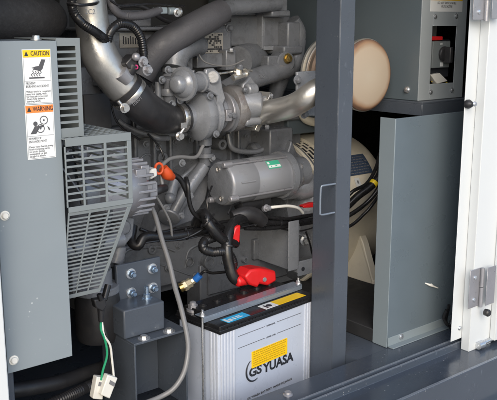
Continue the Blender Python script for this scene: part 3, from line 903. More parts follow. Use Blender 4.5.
def gpatch(mb, xa, xb, a0, a1, r, n=8):
    for k in range(n):
        aa = a0+(a1-a0)*k/n; ab = a0+(a1-a0)*(k+1)/n
        p = Vector((xa, YC-math.cos(aa)*r, hz+math.sin(aa)*r)); q = Vector((xa, YC-math.cos(ab)*r, hz+math.sin(ab)*r)); w_ = Vector((xb-xa, 0, 0))
        mb._add([p, p+w_, q+w_, q], [(0, 1, 2, 3)])
# nameplate: located by ray to the cylinder, see angles
xn0 = P(345, 160, 1.90).x; xn1 = P(376, 160, 1.90).x
g = MB(); gpatch(g, xn0-.04, xn1-.005, R(33), R(50), .2785); gnp = g.build('nameplate', 'plate_blue', gen)
g = MB()
rnd = random.Random(5)
for r_ in range(7):
    aa = R(34.2+r_*2.2); x_ = xn0-.034
    while x_ < xn1-.02:
        w = rnd.uniform(.004, .014); gpatch(g, x_, x_+w, aa, aa+R(.7), .2790, 1); x_ += w+.004
g.build('plate_marking', 'ink_grey', gnp)
g = MB(); xx = P(361, 176, 1.88).x
gpatch(g, xx-.013, xx+.012, R(24.5), R(31), .2785, 2); gl = g.build('small_label', 'st_white', gen)
g = MB(); gpatch(g, xx-.004, xx+.004, R(26.5), R(29), .2788, 2); g.build('label_marking', 'ink_grey', gl)
# pale cream fan shroud edge under the exhaust elbow and dark bracket behind
g = MB(); g.tube([P(299, 112, 2.04), P(305, 119, 2.04), P(314, 122, 2.04), P(326, 122, 2.04)], [.008, .014, .016, .016], seg=14); g.build('lifting_eye', 'cream', gen)
MB().pbox((288, 113), (326, 131), 2.06, .1).build('terminal_cover', 'wall_navy', gen, .003)

# ------------------------------------------------------------------ muffler
YM = 1.67
mc_ = P(369, 75.5, YM); mr_ = .108
muf = thing('muffler', mc_, 'round muffler with heat stained tan end cap, behind and right of the navy post', 'muffler')
g = MB(); g.lathe(mc_, Vector((0, 1, 0)), [(0, .02), (0, mr_-.014), (.003, mr_-.006), (.009, mr_), (.012, mr_)], 72)
dc = g.build('end_cap', 'disc', muf)
dc.data.transform(Matrix.Translation(-mc_)); dc.matrix_parent_inverse = Matrix.Identity(4)
g = MB(); g.lathe(mc_+Vector((0, .012, 0)), Vector((0, 1, 0)), [(0, mr_-.004), (.002, mr_-.004), (.003, mr_+.003), (.008, mr_+.003), (.010, mr_-.006), (.014, mr_-.006), (.016, mr_+.001), (.020, mr_+.001), (.022, mr_-.008), (.03, mr_-.008)], 72)
g.build('rolled_seam', 'steel_hot', muf)
g = MB(); g.lathe(mc_+Vector((0, .042, 0)), Vector((0, 1, 0)), [(0, mr_-.012), (.10, mr_-.012), (.102, mr_-.002), (.118, mr_-.002), (.12, mr_-.02)], 72)
M['muff'] = paint('browned_steel', (.30, .23, .18), .4, .6, .3, 9, grime=.5)
g.build('body', 'muff', muf)
MB().lathe(mc_+Vector((0, .161, 0)), Vector((0, 1, 0)), [(0, mr_-.004), (.001, mr_+.002), (.006, mr_+.003), (.008, mr_-.004), (.014, mr_-.004), (.016, mr_+.005), (.024, mr_+.005), (.026, mr_-.02)], 72).build('end_ring', 'steel_hot', muf)

# ------------------------------------------------------------------ shelf, control box, duct
YCB = 1.60
cc = P(418, 101, YCB); cr_ = P(464, 95, YCB).x+.12; zcb = P(418, 101, YCB).z
cb = thing('control_box', (cc.x+.15, YCB+.2, zcb), 'grey steel control box with black rotary switch behind a cutout, upper right', 'control box')
zt_ = ZT-.02
g = MB()
g.box(cc.x, cc.x+.003, YCB+.003, 2.70, zcb, zt_)
cbl = g.build('side_wall', 'wall_navy', cb, .001)
# front with window cutout
wx0 = P(431, 60, YCB).x; wx1 = P(455, 60, YCB).x; wz0 = P(432, 84, YCB).z; wz1 = P(443, 25, YCB).z
xe = P(458.5, 60, YCB).x
g = MB()
g.box(cc.x, wx0, YCB, YCB+.003, zcb, zt_); g.box(wx1, xe+.03, YCB, YCB+.003, zcb, zt_)
g.box(wx0, wx1, YCB, YCB+.003, zcb, wz0); g.box(wx0, wx1, YCB, YCB+.003, wz1, zt_)
g.box(wx0-.002, wx1+.002, YCB+.08, YCB+.083, wz0-.03, wz1+.03)
g.build('front_plate', 'cbox', cb, .0008)
g = MB(); g.box(wx0, wx1, YCB+.0035, YCB+.06, wz1+.001, wz1+.004); g.box(wx0, wx1, YCB-.006, YCB+.0, wz1-.003, wz1+.001); g.box(wx0-.003, wx0-.0005, YCB+.004, YCB+.08, wz0, wz1); g.build('window_hood', 'cbox', cb)
g = MB(); g.box(wx0+.005, wx1-.004, YCB+.02, YCB+.075, P(440, 78, YCB).z, P(440, 40, YCB).z); sw = g.build('switch_body', 'ink', cb, .002)
g = MB(); g.box(P(435, 60, YCB).x, P(452, 60, YCB).x, YCB+.010, YCB+.0195, P(440, 68, YCB).z, P(440, 41.5, YCB).z); g.build('switch_face', 'guard', sw, .001)
g = MB(); kc = P(444, 54, YCB+.005)
g.lathe(kc+Vector((0, .004, 0)), NY, [(0, .024), (.008, .024), (.012, .021)], 32)
g.box(kc.x-.006, kc.x+.008, kc.y-.03, kc.y, kc.z-.028, kc.z+.022); g.build('switch_knob', 'rubber', sw, .003)
text('lettering', 'OFF', (P(444, 44, YCB).x, YCB+.0093, P(444, 45, YCB).z), .009, 'st_white', sw, align='CENTER')
g = MB(); g.box(P(442.5, 64, YCB).x, P(445.5, 64, YCB).x, YCB+.009, YCB+.0099, P(444, 66.5, YCB).z, P(444, 62.5, YCB).z); g.build('switch_mark', 'st_white', sw)
g = MB(); g.box(P(432, 38, YCB).x, P(446, 38, YCB).x, YCB+.012, YCB+.05, P(440, 40.5, YCB).z, P(440, 36.5, YCB).z); g.build('switch_cover', 'red', sw, .002)
g = MB(); k0 = P(440, 77, YCB+.01)
g.prism([P(431, 75, YCB+.006), P(440, 73, YCB+.006), P(448, 81, YCB+.006), P(437, 84, YCB+.006)], (0, .02, 0)); kk = g.build('wire_connector', 'white_pl', cb, .002)
g = MB(); g.tube([P(432, 82, YCB+.02), P(431.5, 74, YCB+.025), P(434, 70, YCB+.03), P(440, 72, YCB+.03)], .0018, seg=8); g.tube([P(437, 83.5, YCB+.02), P(443, 84, YCB+.02), P(447, 82.5, YCB+.02)], .0018, seg=8); g.build('wire', 'yellow', kk)
g = MB()
for x_, y_ in ((435, 16.5), (456, 16), (430.5, 92), (451.5, 90)):
    s = S(x_, y_, YCB); g = MB(); g.lathe(P(x_, y_, YCB), NY, [(0, s*2.4), (.0015, s*2.4), (.002, s*1.8), (.005, s*1.6), (.0055, s*1.2)], 20); g.build('bolt', 'zinc', cb)
g = MB(); q = P(410.5, 90.5, 1.62)
g.lathe((cc.x, 1.645, q.z), NX, [(0, .011), (.002, .011), (.002, .008), (.008, .0075), (.009, .006)], 20); g.build('bolt', 'zinc', cb)
A = P(430, 11.5, YCB); w_ = P(462, 11, YCB).x-A.x
lb = MB().box(A.x, A.x+w_, YCB-.0008, YCB-.0001, A.z, A.z+.075).build('warning_sticker', 'st_white', cb)
z1 = P(444, .5, YCB).z
MB().box(A.x+.001, A.x+w_-.001, YCB-.0013, YCB-.0008, z1, z1+.03).build('header', 'st_yellow', lb)
text('lettering', 'DO NOT SWITCH WHILE\nOUT IS ACTIVE', (A.x+w_/2, YCB-.0012, P(444, 4.2, YCB).z), .0105, 'ink_dark', lb, align='CENTER', sx=.78, line=1.0)

shz = P(418, 104, YCB-.0).z
g = MB(); shx0 = cc.x-.012
YSH = YCB-.035
zs1 = zcb-.001; zs0 = P(418, 116.5, YSH).z
g.box(cc.x-.02, XR, YSH, 2.70, zs1-.006, zs1)
g.box(cc.x-.02, XR, YSH, YSH+.004, zs0, zs1-.0062)
g.box(cc.x-.02, cc.x-.016, YSH+.004, 2.70, zs0, zs1-.0062)
g.build('shelf', 'navy', enc, .001)
g = MB(); g.box(P(364, 105, 2.3).x-.3, cc.x-.022, 2.62, 2.70, zs0, zs1); g.build('rear_beam', 'navy', enc)

YD = fa.y
du = thing('air_duct_box', (fa.x+.2, YD, RZ), 'tall slate grey sheet metal duct below the control box, lower right', 'duct')
dxl = fa.x
g = MB()
zdt = P(418, 116.3, YD).z
g.box(dxl, XR-.2, YD, YD+.003, RZ, zdt)
g.build('front_sheet', 'duct', du, .0008)
g = MB(); g.box(dxl-.0032, dxl-.0002, YD-.0005, YD+.055, RZ, zdt); g.build('edge_flange', 'duct_edge', du, .0005)
zk = P(365, 290, 1.9).z
MB().box(dxl-.002, XR-.25, YD+.0555, 2.5, RZ, P(373, 284.5, 1.80).z-.0).build('generator_plinth', 'plinth', enc, .002)
g = MB(); g.box(dxl+.002, XR-.25, YD-.022, YD-.0005, RZ+.0005, RZ+.0035); g.box(dxl+.002, XR-.25, YD-.003, YD-.0005, RZ+.0036, RZ+.03); g.build('bottom_flange', 'duct_edge', du, .0005)
s = S(401, 337, YD); g = MB(); g.lathe(P(401, 336.5, YD-.003), NY, [(0, .009), (.002, .009), (.0025, .006), (.006, .0055)], 20); g.build('bolt', 'zinc', du)
g = MB(); g.tube([P(425, 283, YD), P(430, 285, YD-.006), P(438, 288, YD-.006)], [.0015, .004, .0015], seg=10); g.lathe(P(431, 285, YD), NY, [(0, .005), (.006, .003)], 12); g.build('cable_clip', 'white_pl', du)

# ------------------------------------------------------------------ white door column and door
YW = 1.335
dr = thing('hinged_door', (2.05, 1.3, .55), 'open white painted steel cabinet door with steel hinge at the right edge', 'door')
wx_ = P(451, 343, YW).x; z_b = P(451, 342, YW).z
x2 = P(469, 340, YW).x; x3 = P(491, 340, YW-.03).x
g = MB(); g.box(wx_, x2-.0002, YW, YW+.003, z_b, ZT-.001); g.box(x2, XR, YW+.0005, YW+.045, z_b+.001, ZT-.002)
col = g.build('jamb', 'white', dr, .002)
YW2 = YW-.03
zb3 = P(469, 352, YW2).z
g = MB(); g.box(P(469.5, 340, YW2).x, x3, YW2, YW-.0005, zb3, ZT-.003); g.build('door_edge', 'white', dr, .002)
x4 = P(493, 330, YW2-.012).x
g = MB(); g.box(x4, x4+.9, YW2-.02, YW2-.0005, P(495, 341, YW2-.02).z, ZT-.004); dl = g.build('door_leaf', 'white', dr, .003)
g = MB()
for (xa, ya, yb) in ((480.5, 268, 305), (486, -20, 20)):
    q = P(xa, (ya+yb)/2, YW2-.004); zt1 = P(xa, ya, YW2-.004).z; zb1 = P(xa, yb, YW2-.004).z
    lw = .04
    g = MB(); g.box(q.x-.052, q.x-.004, YW2-.003, YW2-.0006, zb1, zt1); g.box(q.x+.004, q.x+.046, YW2-.003-.0195, YW2-.0206-.0, zb1+.003, zt1+.003)
    hg = g.build('hinge', 'fin', dr, .002)
    g = MB(); g.cyl((q.x, YW2-.008, zb1-.003), (q.x, YW2-.008, (zb1+zt1)/2-.001), .006); g.cyl((q.x, YW2-.008, (zb1+zt1)/2+.001), (q.x, YW2-.008, zt1), .0057)
    g.build('barrel', 'fin', hg)
    g = MB()
    for f_ in (.2, .78):
        g.mark(); g.lathe((q.x-.027, YW2-.003, zb1+(zt1-zb1)*f_), NY, [(0, .007), (.003, .006), (.004, .003)], 18)
    g.build('hinge_screw', 'zinc', hg)
g = MB(); g.lathe(P(466.5, 104, YW), NY, [(0, .012), (.008, .013), (.014, .010), (.02, .006)], 24); g.build('rubber_stop', 'rubber', dr)
for x_, y_ in ((474.5, 104), (459.5, 328)):
    s = S(x_, y_, YW2); g = MB(); yy = YW2 if x_ > 469 else YW
    g.lathe(P(x_, y_, yy), NY, [(0, .0075), (.003, .0065), (.005, .005)], 20); g.build('bolt', 'zinc', dr)
q = P(485, 312, YW2-.02); g = MB(); g.lathe((q.x, q.y, q.z), NY, [(0, .010), (.012, .011), (.016, .008)], 20); g.build('latch_plug', 'rubber', dr)
g = MB(); g.cyl(P(477, 346, YW2-.006), P(496, 337, YW2-.006), .006); g.cyl(P(478, 346, YW2-.009), P(483, 344, YW2-.009), .011); g.build('door_stay', 'zinc', dr)

# ------------------------------------------------------------------ battery
BR = R(6)
bA = P(220, 334, 1.56)                      # lower front left corner of the lid
U = Vector((math.cos(BR), math.sin(BR), 0)); V = Vector((-math.sin(BR), math.cos(BR), 0))
# width so that the far corner falls at px 313
def projx(p):
    d = p-CAM; return 248.5+F*d.dot(RT)/d.dot(FW)
bw = .3
while projx(bA+U*bw) < 313: bw += .001
bd = .176
bh = .262
bat = thing('car_battery', (bA.x, bA.y, bA.z-bh), 'pale blue white lead acid battery with black lid and yellow sticker in the foreground', 'battery', rz=BR)
def W(u, v, z): return bA+U*u+V*v+Z*z
class LB(MB):
    def lbox(s, u0, u1, v0, v1, z0, z1):
        vs = [W(u, v, z) for z in (z0, z1) for v in (v0, v1) for u in (u0, u1)]
        return s._add(vs, [(0, 2, 3, 1), (4, 5, 7, 6), (0, 1, 5, 4), (2, 6, 7, 3), (0, 4, 6, 2), (1, 3, 7, 5)])
LB().lbox(.004, bw-.004, .004, bd-.004, -bh, 0).build('case', 'batt', bat, .006)
g = LB()
for k in range(5): g.mark(); g.lbox(.006+k*.011, .0125+k*.011, .0008, .006, -bh, -.002)
for k in range(3): g.mark(); g.lbox(bw-.013-k*.011, bw-.0065-k*.011, .0008, .006, -bh, -.002)
for k in range(3): g.mark(); g.lbox(.0008, .006, .010+k*.012, .018+k*.012, -bh, -.002)
g.build('case_rib', 'batt_rib', bat, .0012)
lh = .020
g = LB(); g.lbox(0, bw, 0, bd, -.004, lh); g.lbox(-.003, bw+.003, -.003, bd+.003, .004, .009)
g.lbox(.02, bw-.02, bd*.42, bd-.01, lh+.0002, lh+.012)
lid = g.build('lid', 'batt_black', bat, .002)
g = LB()
for k in range(26): g.lbox(.012+k*(bw-.03)/26, .012+k*(bw-.03)/26+.009, -.0042, .002, .0092, .0125)
g.build('grip_ridge', 'batt_black', lid)
g = LB()
for k in range(6):
    g.mark(); g.lathe(W(.055+k*(bw-.11)/5, bd*.72, lh+.012), Z, [(0, .013), (.004, .013), (.0045, .009), (.006, .009)], 20)
g.build('vent_plug', 'batt_black', lid)
g = LB(); g.lathe(W(.030, bd-.035, lh), Z, [(0, .018), (.006, .018), (.007, .010), (.024, .009), (.026, .006)], 26); g.lathe(W(.030, bd-.035, lh+.008), Z, [(0, .0135), (.010, .0135)], 6)
g.build('terminal_post', 'fin', bat)
g = LB(); g.lbox(.034, .115, .003, .035, lh+.0001, lh+.0008); sb = g.build('blue_sticker', 'st_blue', bat)
g = LB(); g.lbox(.048, .058, .008, .022, lh+.0009, lh+.0012); g.lbox(.064, .070, .010, .024, lh+.0009, lh+.0012); g.lbox(.076, .096, .012, .016, lh+.0009, lh+.0012); g.lbox(.076, .092, .02, .024, lh+.0009, lh+.0012); g.lbox(.036, .044, .006, .03, lh+.0009, lh+.0012); g.build('sticker_marking', 'st_white', sb)
g = LB(); g.lbox(bw-.195, bw-.145, .003, .037, lh+.0001, lh+.0008); s2 = g.build('white_sticker', 'st_white', bat)
g = LB(); g.lathe(W(bw-.168, .02, lh+.0009), Z, [(0, .009), (.0003, .009)], 18); g.lbox(bw-.185, bw-.178, .008, .03, lh+.0009, lh+.0012); g.build('sticker_marking', 'ink', s2)
g = LB(); g.lbox(bw-.144, bw-.03, .003, .037, lh+.0001, lh+.0008); g.build('yellow_sticker', 'st_yellow', bat)
# front markings
def FP(x_, y_):  # point on the battery front for a photo point -> (u, z)
    d = FW + RT*((x_-248.5)/F) - UP*((y_-200)/F); n = V
    t = (bA+V*.004-CAM).dot(n)/d.dot(n); p = CAM+d*t-bA
    return p.dot(U), p.z
ya, yb = FP(251, 352.5), FP(287, 361)
g = LB(); u0, z0_ = FP(251.5, 351); u1, z1_ = FP(287, 338.5); zt1 = (FP(251.5, 351)[1]+FP(287, 338.5)[1])/2; zb1 = (FP(251, 367.5)[1]+FP(287, 354.5)[1])/2
g.lbox(u0, u1, .0025, .0038, zb1, zt1); ys = g.build('yellow_label', 'st_yellow', bat)
g = LB(); rnd = random.Random(2)
for r_ in range(7):
    zz = zt1-(zt1-zb1)*(r_+.7)/7.6; uu = u0+.006
    while uu < u1-.012:
        w = rnd.uniform(.003, .007); g.lbox(uu, uu+w, .0020, .0024, zz, zz+.0032); uu += w+rnd.uniform(.001, .003)
M['ink_ochre'] = paint('ochre_print', (.45, .27, .01), .5)
g.build('label_print', 'ink_ochre', ys)
def btext(s_, u, z, size, mat='ink', **kw):
    p = W(u, .0031, z); return text('lettering', s_, p, size, mat, bat, rz=BR, **kw)
u_, z_ = FP(248.5, 375.5); ur = FP(294, 359)[0]
u_, z_ = FP(248.8, 377.5)
btext('GS', u_, z_, .036, bold=.0013, fit=FP(261.6, 372)[0]-FP(249, 372)[0])
ug, zg = FP(264, 372.5)
btext('YUASA', ug-.003, zg, .038, bold=.0013, fit=FP(293.2, 362)[0]-FP(262.6, 362)[0])
g = LB(); cu, cz = FP(254, 372)[0]-.001, FP(250, 371)[1]
arc = [W(cu+math.cos(R(a_))*.030*1.0, .0030, cz+math.sin(R(a_))*.033) for a_ in range(118, 300, 10)]
g.tube(arc, [.0006+.0022*math.sin(PI*(k+1)/(len(arc)+1)) for k in range(len(arc))], seg=8, step=.002)
g.build('logo_arc', 'ink', bat)
for yl, tx in ((329.5, 'UPPER LEVEL'), (341, 'LOWER LEVEL')):
    ua, za = FP(238, yl+6.2); ub, zb_ = FP(301, yl-16); zz = (za+zb_)/2
    um = (ua+ub)/2
    g = LB(); g.lbox(ua, um-.024, .0030, .0038, zz-.0005, zz+.0006); g.lbox(um+.026, ub, .0030, .0038, zz-.0005, zz+.0006); g.build('level_line', 'ink_dark', bat)
    btext(tx, um, zz-.0025, .0062, align='CENTER', sx=1.0)
ub_, zb_ = FP(247, 400); 
btext('GS YUASA BATTERY  MADE IN JAPAN', ub_, zb_, .0088, 'ink_dark', bold=.0002, sx=1.25)

# hold-down bar and rods
hb = thing('battery_hold_down', W(0, .03, lh), 'grey steel hold down bar with threaded rods clamped over the battery lid', 'clamp')
g = LB()
v0, v1 = .047, .083
g.lbox(-.014, bw+.004, v0, v1, lh+.014, lh+.0165); g.lbox(-.014, bw+.004, v0, v0+.003, lh-.0+.0005, lh+.0139)
g.build('bar', 'clamp_bar', hb, .001)
g = LB(); rx = -.006; rv = .052
g = LB(); rv = v0-.0
for ru in (-.008, bw+.0):
    g.mark(); g.cyl(W(ru, v0+.012, -bh), W(ru, v0+.012, lh+.034), .0032, seg=14)
    g.lathe(W(ru, v0+.012, lh+.0157), Z, [(0, .009), (.002, .009)], 20); g.lathe(W(ru, v0+.012, lh+.0178), Z, [(0, .0068), (.008, .0068)], 6)
g.build('threaded_rod', 'zinc', hb)
# red terminal cover
g = LB()
rcv = P(243, 280, 1.72)
g.prism([P(245, 277, 1.70), P(251, 270, 1.70), P(260, 268.5, 1.70), P(276, 271, 1.70), P(277, 281, 1.70), P(268, 286, 1.70), P(260, 284, 1.70), P(258, 288, 1.70), P(250, 285, 1.70)], (0, .055, 0))
g.cyl(P(236, 282, 1.73), P(250, 278, 1.73), .015, .018)
o = g.build('terminal_cover', 'red', None, .006); tag(o, 'glossy red plastic cover over the battery terminal, above the hold down bar', 'terminal cover')
g = LB(); g.lathe(P(264.5, 279.5, 1.699), NY, [(0, .007), (.003, .006)], 16); g.build('cover_clip', 'fin', o)
# battery tray front strip with bolt
g = MB(); q = PZ(288, 395, RZ); g.lathe((q.x, q.y, RZ), Z, [(0, .013), (.002, .013), (.004, .010), (.009, .009), (.010, .006)], 20); g.build('rail_bolt', 'fin', enc)

# ------------------------------------------------------------------ engine mount stand (bracket with four bolts)
mt = thing('engine_mount', (P(140, 400, 1.70).x, 1.75, .52), 'dark navy steel engine mount with four zinc bolts beside the battery', 'engine mount')
YK = 1.72
g = MB(); g.box(P(117, 285, YK).x, P(161, 285, YK).x, YK, YK+.010, P(140, 312, YK).z, P(140, 261, YK).z); g.build('upright_plate', 'navy', mt, .0015)
for x_, y_ in ((130.5, 273.5), (152, 268.5), (131, 292.5), (152.5, 287.5)):
    g = MB(); s = S(x_, y_, YK); g.lathe(P(x_, y_, YK), NY, [(0, s*5.4), (.003, s*5.4), (.0035, s*4.4)], 24); g.build('washer', 'zinc', mt)
    g = MB(); g.lathe(P(x_, y_, YK)+NY*.0035, NY, [(0, s*3.7), (.008, s*3.7), (.010, s*3)], 6); g.lathe(P(x_, y_, YK)+NY*.013, NY, [(0, s*2.2), (.008, s*2.0)], 14); g.build('bolt', 'zinc_blue', mt)
YK2 = 1.64
g = MB(); kz0 = P(132, 338, YK2).z; kz1 = P(124, 311, YK2).z
g.box(P(124, 325, YK2).x, P(165, 325, YK2).x, YK2, YK-.0005, kz0, kz1)
g.build('rubber_mount_block', 'navy', mt, .004)
g = MB(); q = P(147, 302, YK2+.045); g.lathe((q.x, q.y, kz1), Z, [(0, .014), (.002, .014), (.0025, .010), (.012, .0095), (.013, .006), (.032, .0055)], 20); g.build('stud', 'zinc_blue', mt)
kz2 = kz0-.001; YK3 = YK2-.035
kx0 = P(134, 345, YK3).x; kx1 = P(187, 335, YK3).x
g = MB()
g.box(kx0, kx1, YK3, YK+.05, kz2-.006, kz2)
g.box(kx0, kx0+.005, YK3+.0, YK+.05, .52, kz2-.0062)
g.box(kx1-.005, kx1, YK3+.0, YK+.05, .52, kz2-.0062)
g.box(kx0+.0055, kx1-.0055, YK+.02, YK+.026, .52, kz2-.0064)
g.build('pedestal', 'navy', mt, .001)
for x_, y_ in ((144, 338.5), (169, 331.5)):
    g = MB(); q = PZ(x_, y_, kz2); g.lathe((q.x, q.y, kz2), Z, [(0, .016), (.002, .016), (.0025, .012)], 24); g.lathe((q.x, q.y, kz2+.0025), Z, [(0, .010), (.006, .009)], 6); g.build('bolt', 'zinc', mt)

# ------------------------------------------------------------------ hoses, pipes and cables
def clampband(mb, a, b_, r, w=.012, seg=36):
    """band round a hose from a towards b_"""
    a = Vector(a); d_ = (Vector(b_)-a).normalized()
    mb.lathe(a-d_*w/2, d_, [(0, r), (0, r+.0018), (.001, r+.0022), (w-.001, r+.0022), (w, r+.0018), (w, r)], seg)
ap = thing('charge_air_pipe', P(100, 60, 1.80), 'silver cast air pipe with black rubber elbow feeding the turbocharger', 'air pipe')
YA = 1.86
pp = [P(88, -25, YA), P(90, 0, YA), P(93, 28, YA), P(101, 58, YA-.01), P(117, 80, YA-.02), P(131, 95, YA-.03)]
rr = [S(90, 20, YA)*15.5, S(90, 20, YA)*16, S(90, 20, YA)*17, S(90, 20, YA)*18.5, S(90, 20, YA)*19, S(90, 20, YA)*18]
MB().tube(pp, rr, seg=40).build('cast_pipe', 'cast_pipe', ap)
text('cast_mark', '2C2', P(85, 14, YA-.052), .017, 'engine2', ap)
hp = [P(124, 88, YA-.025), P(136, 100, YA-.03), P(147, 110, YA-.02), P(160, 117, YA), P(173, 119, YT), P(187, 117, YT)]
hr = [S(150, 110, YA)*r_ for r_ in (19, 18, 17.5, 16.5, 14.5, 14)]
MB().tube(hp, hr, seg=40).build('rubber_elbow', 'rubber', ap)
text('lettering', '10801', P(133.5, 107, YA-.085), .014, 'ink_grey', ap, tilt=R(38))
g = MB(); g.mark(); clampband(g, P(129, 94, YA-.027), P(137, 102, YA-.03), S(150, 110, YA)*18.6, .014)
g.lathe(P(122, 107, YA-.08), Vector((-.2, -1, -.3)), [(0, .008), (.01, .008)], 6); g.lathe(P(124, 108, YA-.085), NY, [(0, .013), (.003, .013), (.003, .009), (.014, .009)], 12)
g.cyl(P(118, 101, YA-.075), P(125, 109, YA-.08), .005)
g.mark(); clampband(g, P(180, 118, YT), P(189, 117, YT), S(180, 118, YT)*14.6, .016)
g.pbox((181, 123), (187, 128), YT-.055, .02); g.lathe(P(179, 136, YT-.05), NY, [(0, .013), (.003, .013), (.003, .009), (.014, .009)], 12); g.cyl(P(184, 128, YT-.05), P(178, 137, YT-.05), .005)
g.build('hose_clamp', 'steel', ap)
hs = thing('insulated_hose', P(190, 30, 1.95), 'thick dull brown grey sleeved hose crossing above the nameplate', 'hose')
g = MB(); g.tube([P(140, 76, 1.98), P(150, 58, 1.97), P(165, 44, 1.95), P(188, 30, 1.93), P(210, 18, 1.93), P(222, 11, 1.94)], [.042, .042, .042, .040, .040, .036], seg=36)
g.build('sleeve', 'heat_wrap', hs)
MB().tube([P(216, 13, 1.95), P(228, 8, 1.97), P(248, 6, 1.98), P(278, 3, 1.99)], .024, seg=24).build('pipe', 'engine', hs)

def cable(name, pts, r, mat, label, cat='cable', group=None, ripple=0, seg=12, parent=None):
    P3 = [P(*p) for p in pts]
    o = MB().tube(P3, r, seg=seg, ripple=ripple, step=.006).build(name, mat, parent)
    if parent is None: tag(o, label, cat, group)
    return o
cable('wire_conduit', [(109, 75, 1.88), (107, 55, 1.84), (109, 35, 1.82), (119, 24, 1.82), (132, 26, 1.82), (141, 38, 1.82), (144, 55, 1.82)], .0115, 'cable', 'black corrugated conduit arching over the small white plate', 'conduit', 'corrugated wire conduits', ripple=.055)
cable('wire_conduit', [(72, -6, 1.80), (73, 10, 1.79), (82, 23, 1.78), (98, 34, 1.79), (108, 44, 1.84), (110, 60, 1.87)], .0115, 'cable', 'black corrugated conduit crossing in front of the silver cast pipe', 'conduit', 'corrugated wire conduits', ripple=.055)
cable('wire_conduit', [(108, -4, 1.86), (115, 10, 1.85), (125, 16, 1.85), (145, 15, 1.85), (160, 10, 1.86)], .0115, 'heat_wrap', 'braided grey brown conduit along the top edge above the rocker cover', 'conduit', 'corrugated wire conduits', ripple=.045)
g = MB(); g.tube([P(67, 3, 1.79), P(80, 5, 1.77), P(94, 4, 1.78), P(98, 2, 1.82)], .004, seg=8); tag(g.build('cable_tie', 'cable', None), 'thin black cable tie strapped round the silver cast pipe', 'cable tie')
# sensor with connector on the clamp end
sn = thing('pressure_sensor', P(131, 66, 1.80), 'black pressure sensor plug with small magenta dot on the silver pipe', 'sensor')
g = MB(); g.prism([P(125, 64, 1.78), P(134, 54, 1.78), P(141, 60, 1.78), P(140, 70, 1.78), P(133, 73, 1.78)], (0, .04, 0)); g.cyl(P(126, 76, 1.80), P(134, 64, 1.79), .016); g.build('housing', 'rubber', sn, .004)
g = MB(); g.cyl(P(120, 72, 1.80), P(128, 80, 1.80), .022, .02); g.bolt(P(143, 62, 1.775), NY, .010); g.bolt(P(147, 70, 1.77), NY, .010, .014); g.sphere(P(136, 57, 1.775), .011); g.build('fitting', 'fin', sn)
g = MB(); g.lathe(P(136, 67, 1.779), NY, [(0, .006), (.002, .006)], 12); M['magenta'] = paint('magenta_dot', (.5, .03, .15), .4); g.build('dot', 'magenta', sn)
g = MB(); g.tube([P(144, 54, 1.80), P(145, 62, 1.79), P(148, 70, 1.78)], .009, seg=14); g.build('lead', 'cable', sn)
cp_ = thing('wire_connector', P(165, 10, 1.86), 'small grey plug connector at the top left of the thick sleeved hose', 'connector')
g = MB(); g.pbox((158, 7), (168, 14), 1.85, .03); g.cyl(P(168, 11, 1.86), P(175, 11, 1.86), .010); g.build('plug', 'duct_edge', cp_, .003)
g = MB(); g.cyl(P(174, 12, 1.86), P(180, 12, 1.86), .012); g.bolt(P(177, 12.5, 1.85), NY, .008); g.build('lug', 'steel', cp_)

# lower cable bundles
cable('wire_conduit', [(133, 226, 1.86), (131, 241, 1.84), (138, 246, 1.82), (143, 238, 1.82), (150, 236, 1.82), (166, 237, 1.82), (188, 234, 1.82), (206, 231, 1.83), (222, 228, 1.84)], .0135, 'cable', 'black taped cable loom running from the guard across the engine block', 'cable loom')
cable('cable', [(140, 229, 1.86), (155, 233, 1.85), (185, 228, 1.85), (215, 223, 1.86), (250, 219, 1.86), (300, 219, 1.86), (325, 217, 1.86)], .005, 'cable', 'thin black cable lying just above the taped loom')
cable('cable', [(186, 178, 1.84), (188, 186, 1.82), (189, 200, 1.82), (193, 212, 1.82), (201, 219, 1.82), (212, 226, 1.82)], .0065, 'cable', 'black cable from the orange boot down towards the red boot', 'cable', 'thin black engine cables')
cable('cable', [(172, 174, 1.83), (180, 179, 1.83), (186, 190, 1.83), (188, 196, 1.83)], .008, 'cable', 'short thick black lead leaving the orange boot', 'cable', 'thin black engine cables')
cable('battery_cable', [(196, 226, 1.86), (200, 215, 1.83), (205, 214, 1.80), (208, 222, 1.78), (214, 231, 1.77), (224, 240, 1.77), (236, 243, 1.78)], .0155, 'cable', 'thick black battery cable with rounded end left of the red boot', 'cable', 'thick battery cables')
cable('battery_cable', [(246, 218, 1.82), (236, 221, 1.80), (229, 232, 1.78), (227, 248, 1.76), (229, 264, 1.75), (234, 278, 1.74), (243, 282, 1.74)], .0165, 'cable', 'thick black battery cable curving down into the red terminal cover', 'cable', 'thick battery cables')
cable('wire_conduit', [(215, 237, 1.80), (205, 241, 1.79), (203, 248, 1.78), (212, 252, 1.77), (226, 252, 1.76), (233, 262, 1.76), (231, 272, 1.77)], .0135, 'cable', 'black corrugated conduit doubling back below the battery cable', 'conduit', 'corrugated wire conduits', ripple=.05)
g = MB(); g.prism([P(236, 227, 1.765), P(241, 225, 1.765), P(240, 243, 1.765), P(237, 245, 1.765), P(231, 249, 1.765), P(230, 243, 1.765)], (0, .03, 0))
tag(g.build('terminal_boot', 'red', None, .004), 'bright red rubber boot on the thick battery cable below the starter', 'terminal boot')
cable('cable', [(250, 222, 1.83), (275, 223, 1.83), (300, 222, 1.84), (325, 217, 1.85)], .009, 'cable', 'black cable passing under the starter toward the post, upper of the bundle', 'cable', 'thin black engine cables')
cable('cable', [(245, 228, 1.82), (272, 228, 1.83), (300, 224, 1.84), (325, 220, 1.85)], .0075, 'cable', 'black cable passing under the starter toward the post, lowest of the bundle', 'cable', 'thin black engine cables')
cable('cable', [(262, 216, 1.83), (285, 219, 1.83), (305, 216, 1.84), (325, 213, 1.85)], .006, 'cable', 'black cable just below the white lead near the post', 'cable', 'thin black engine cables')
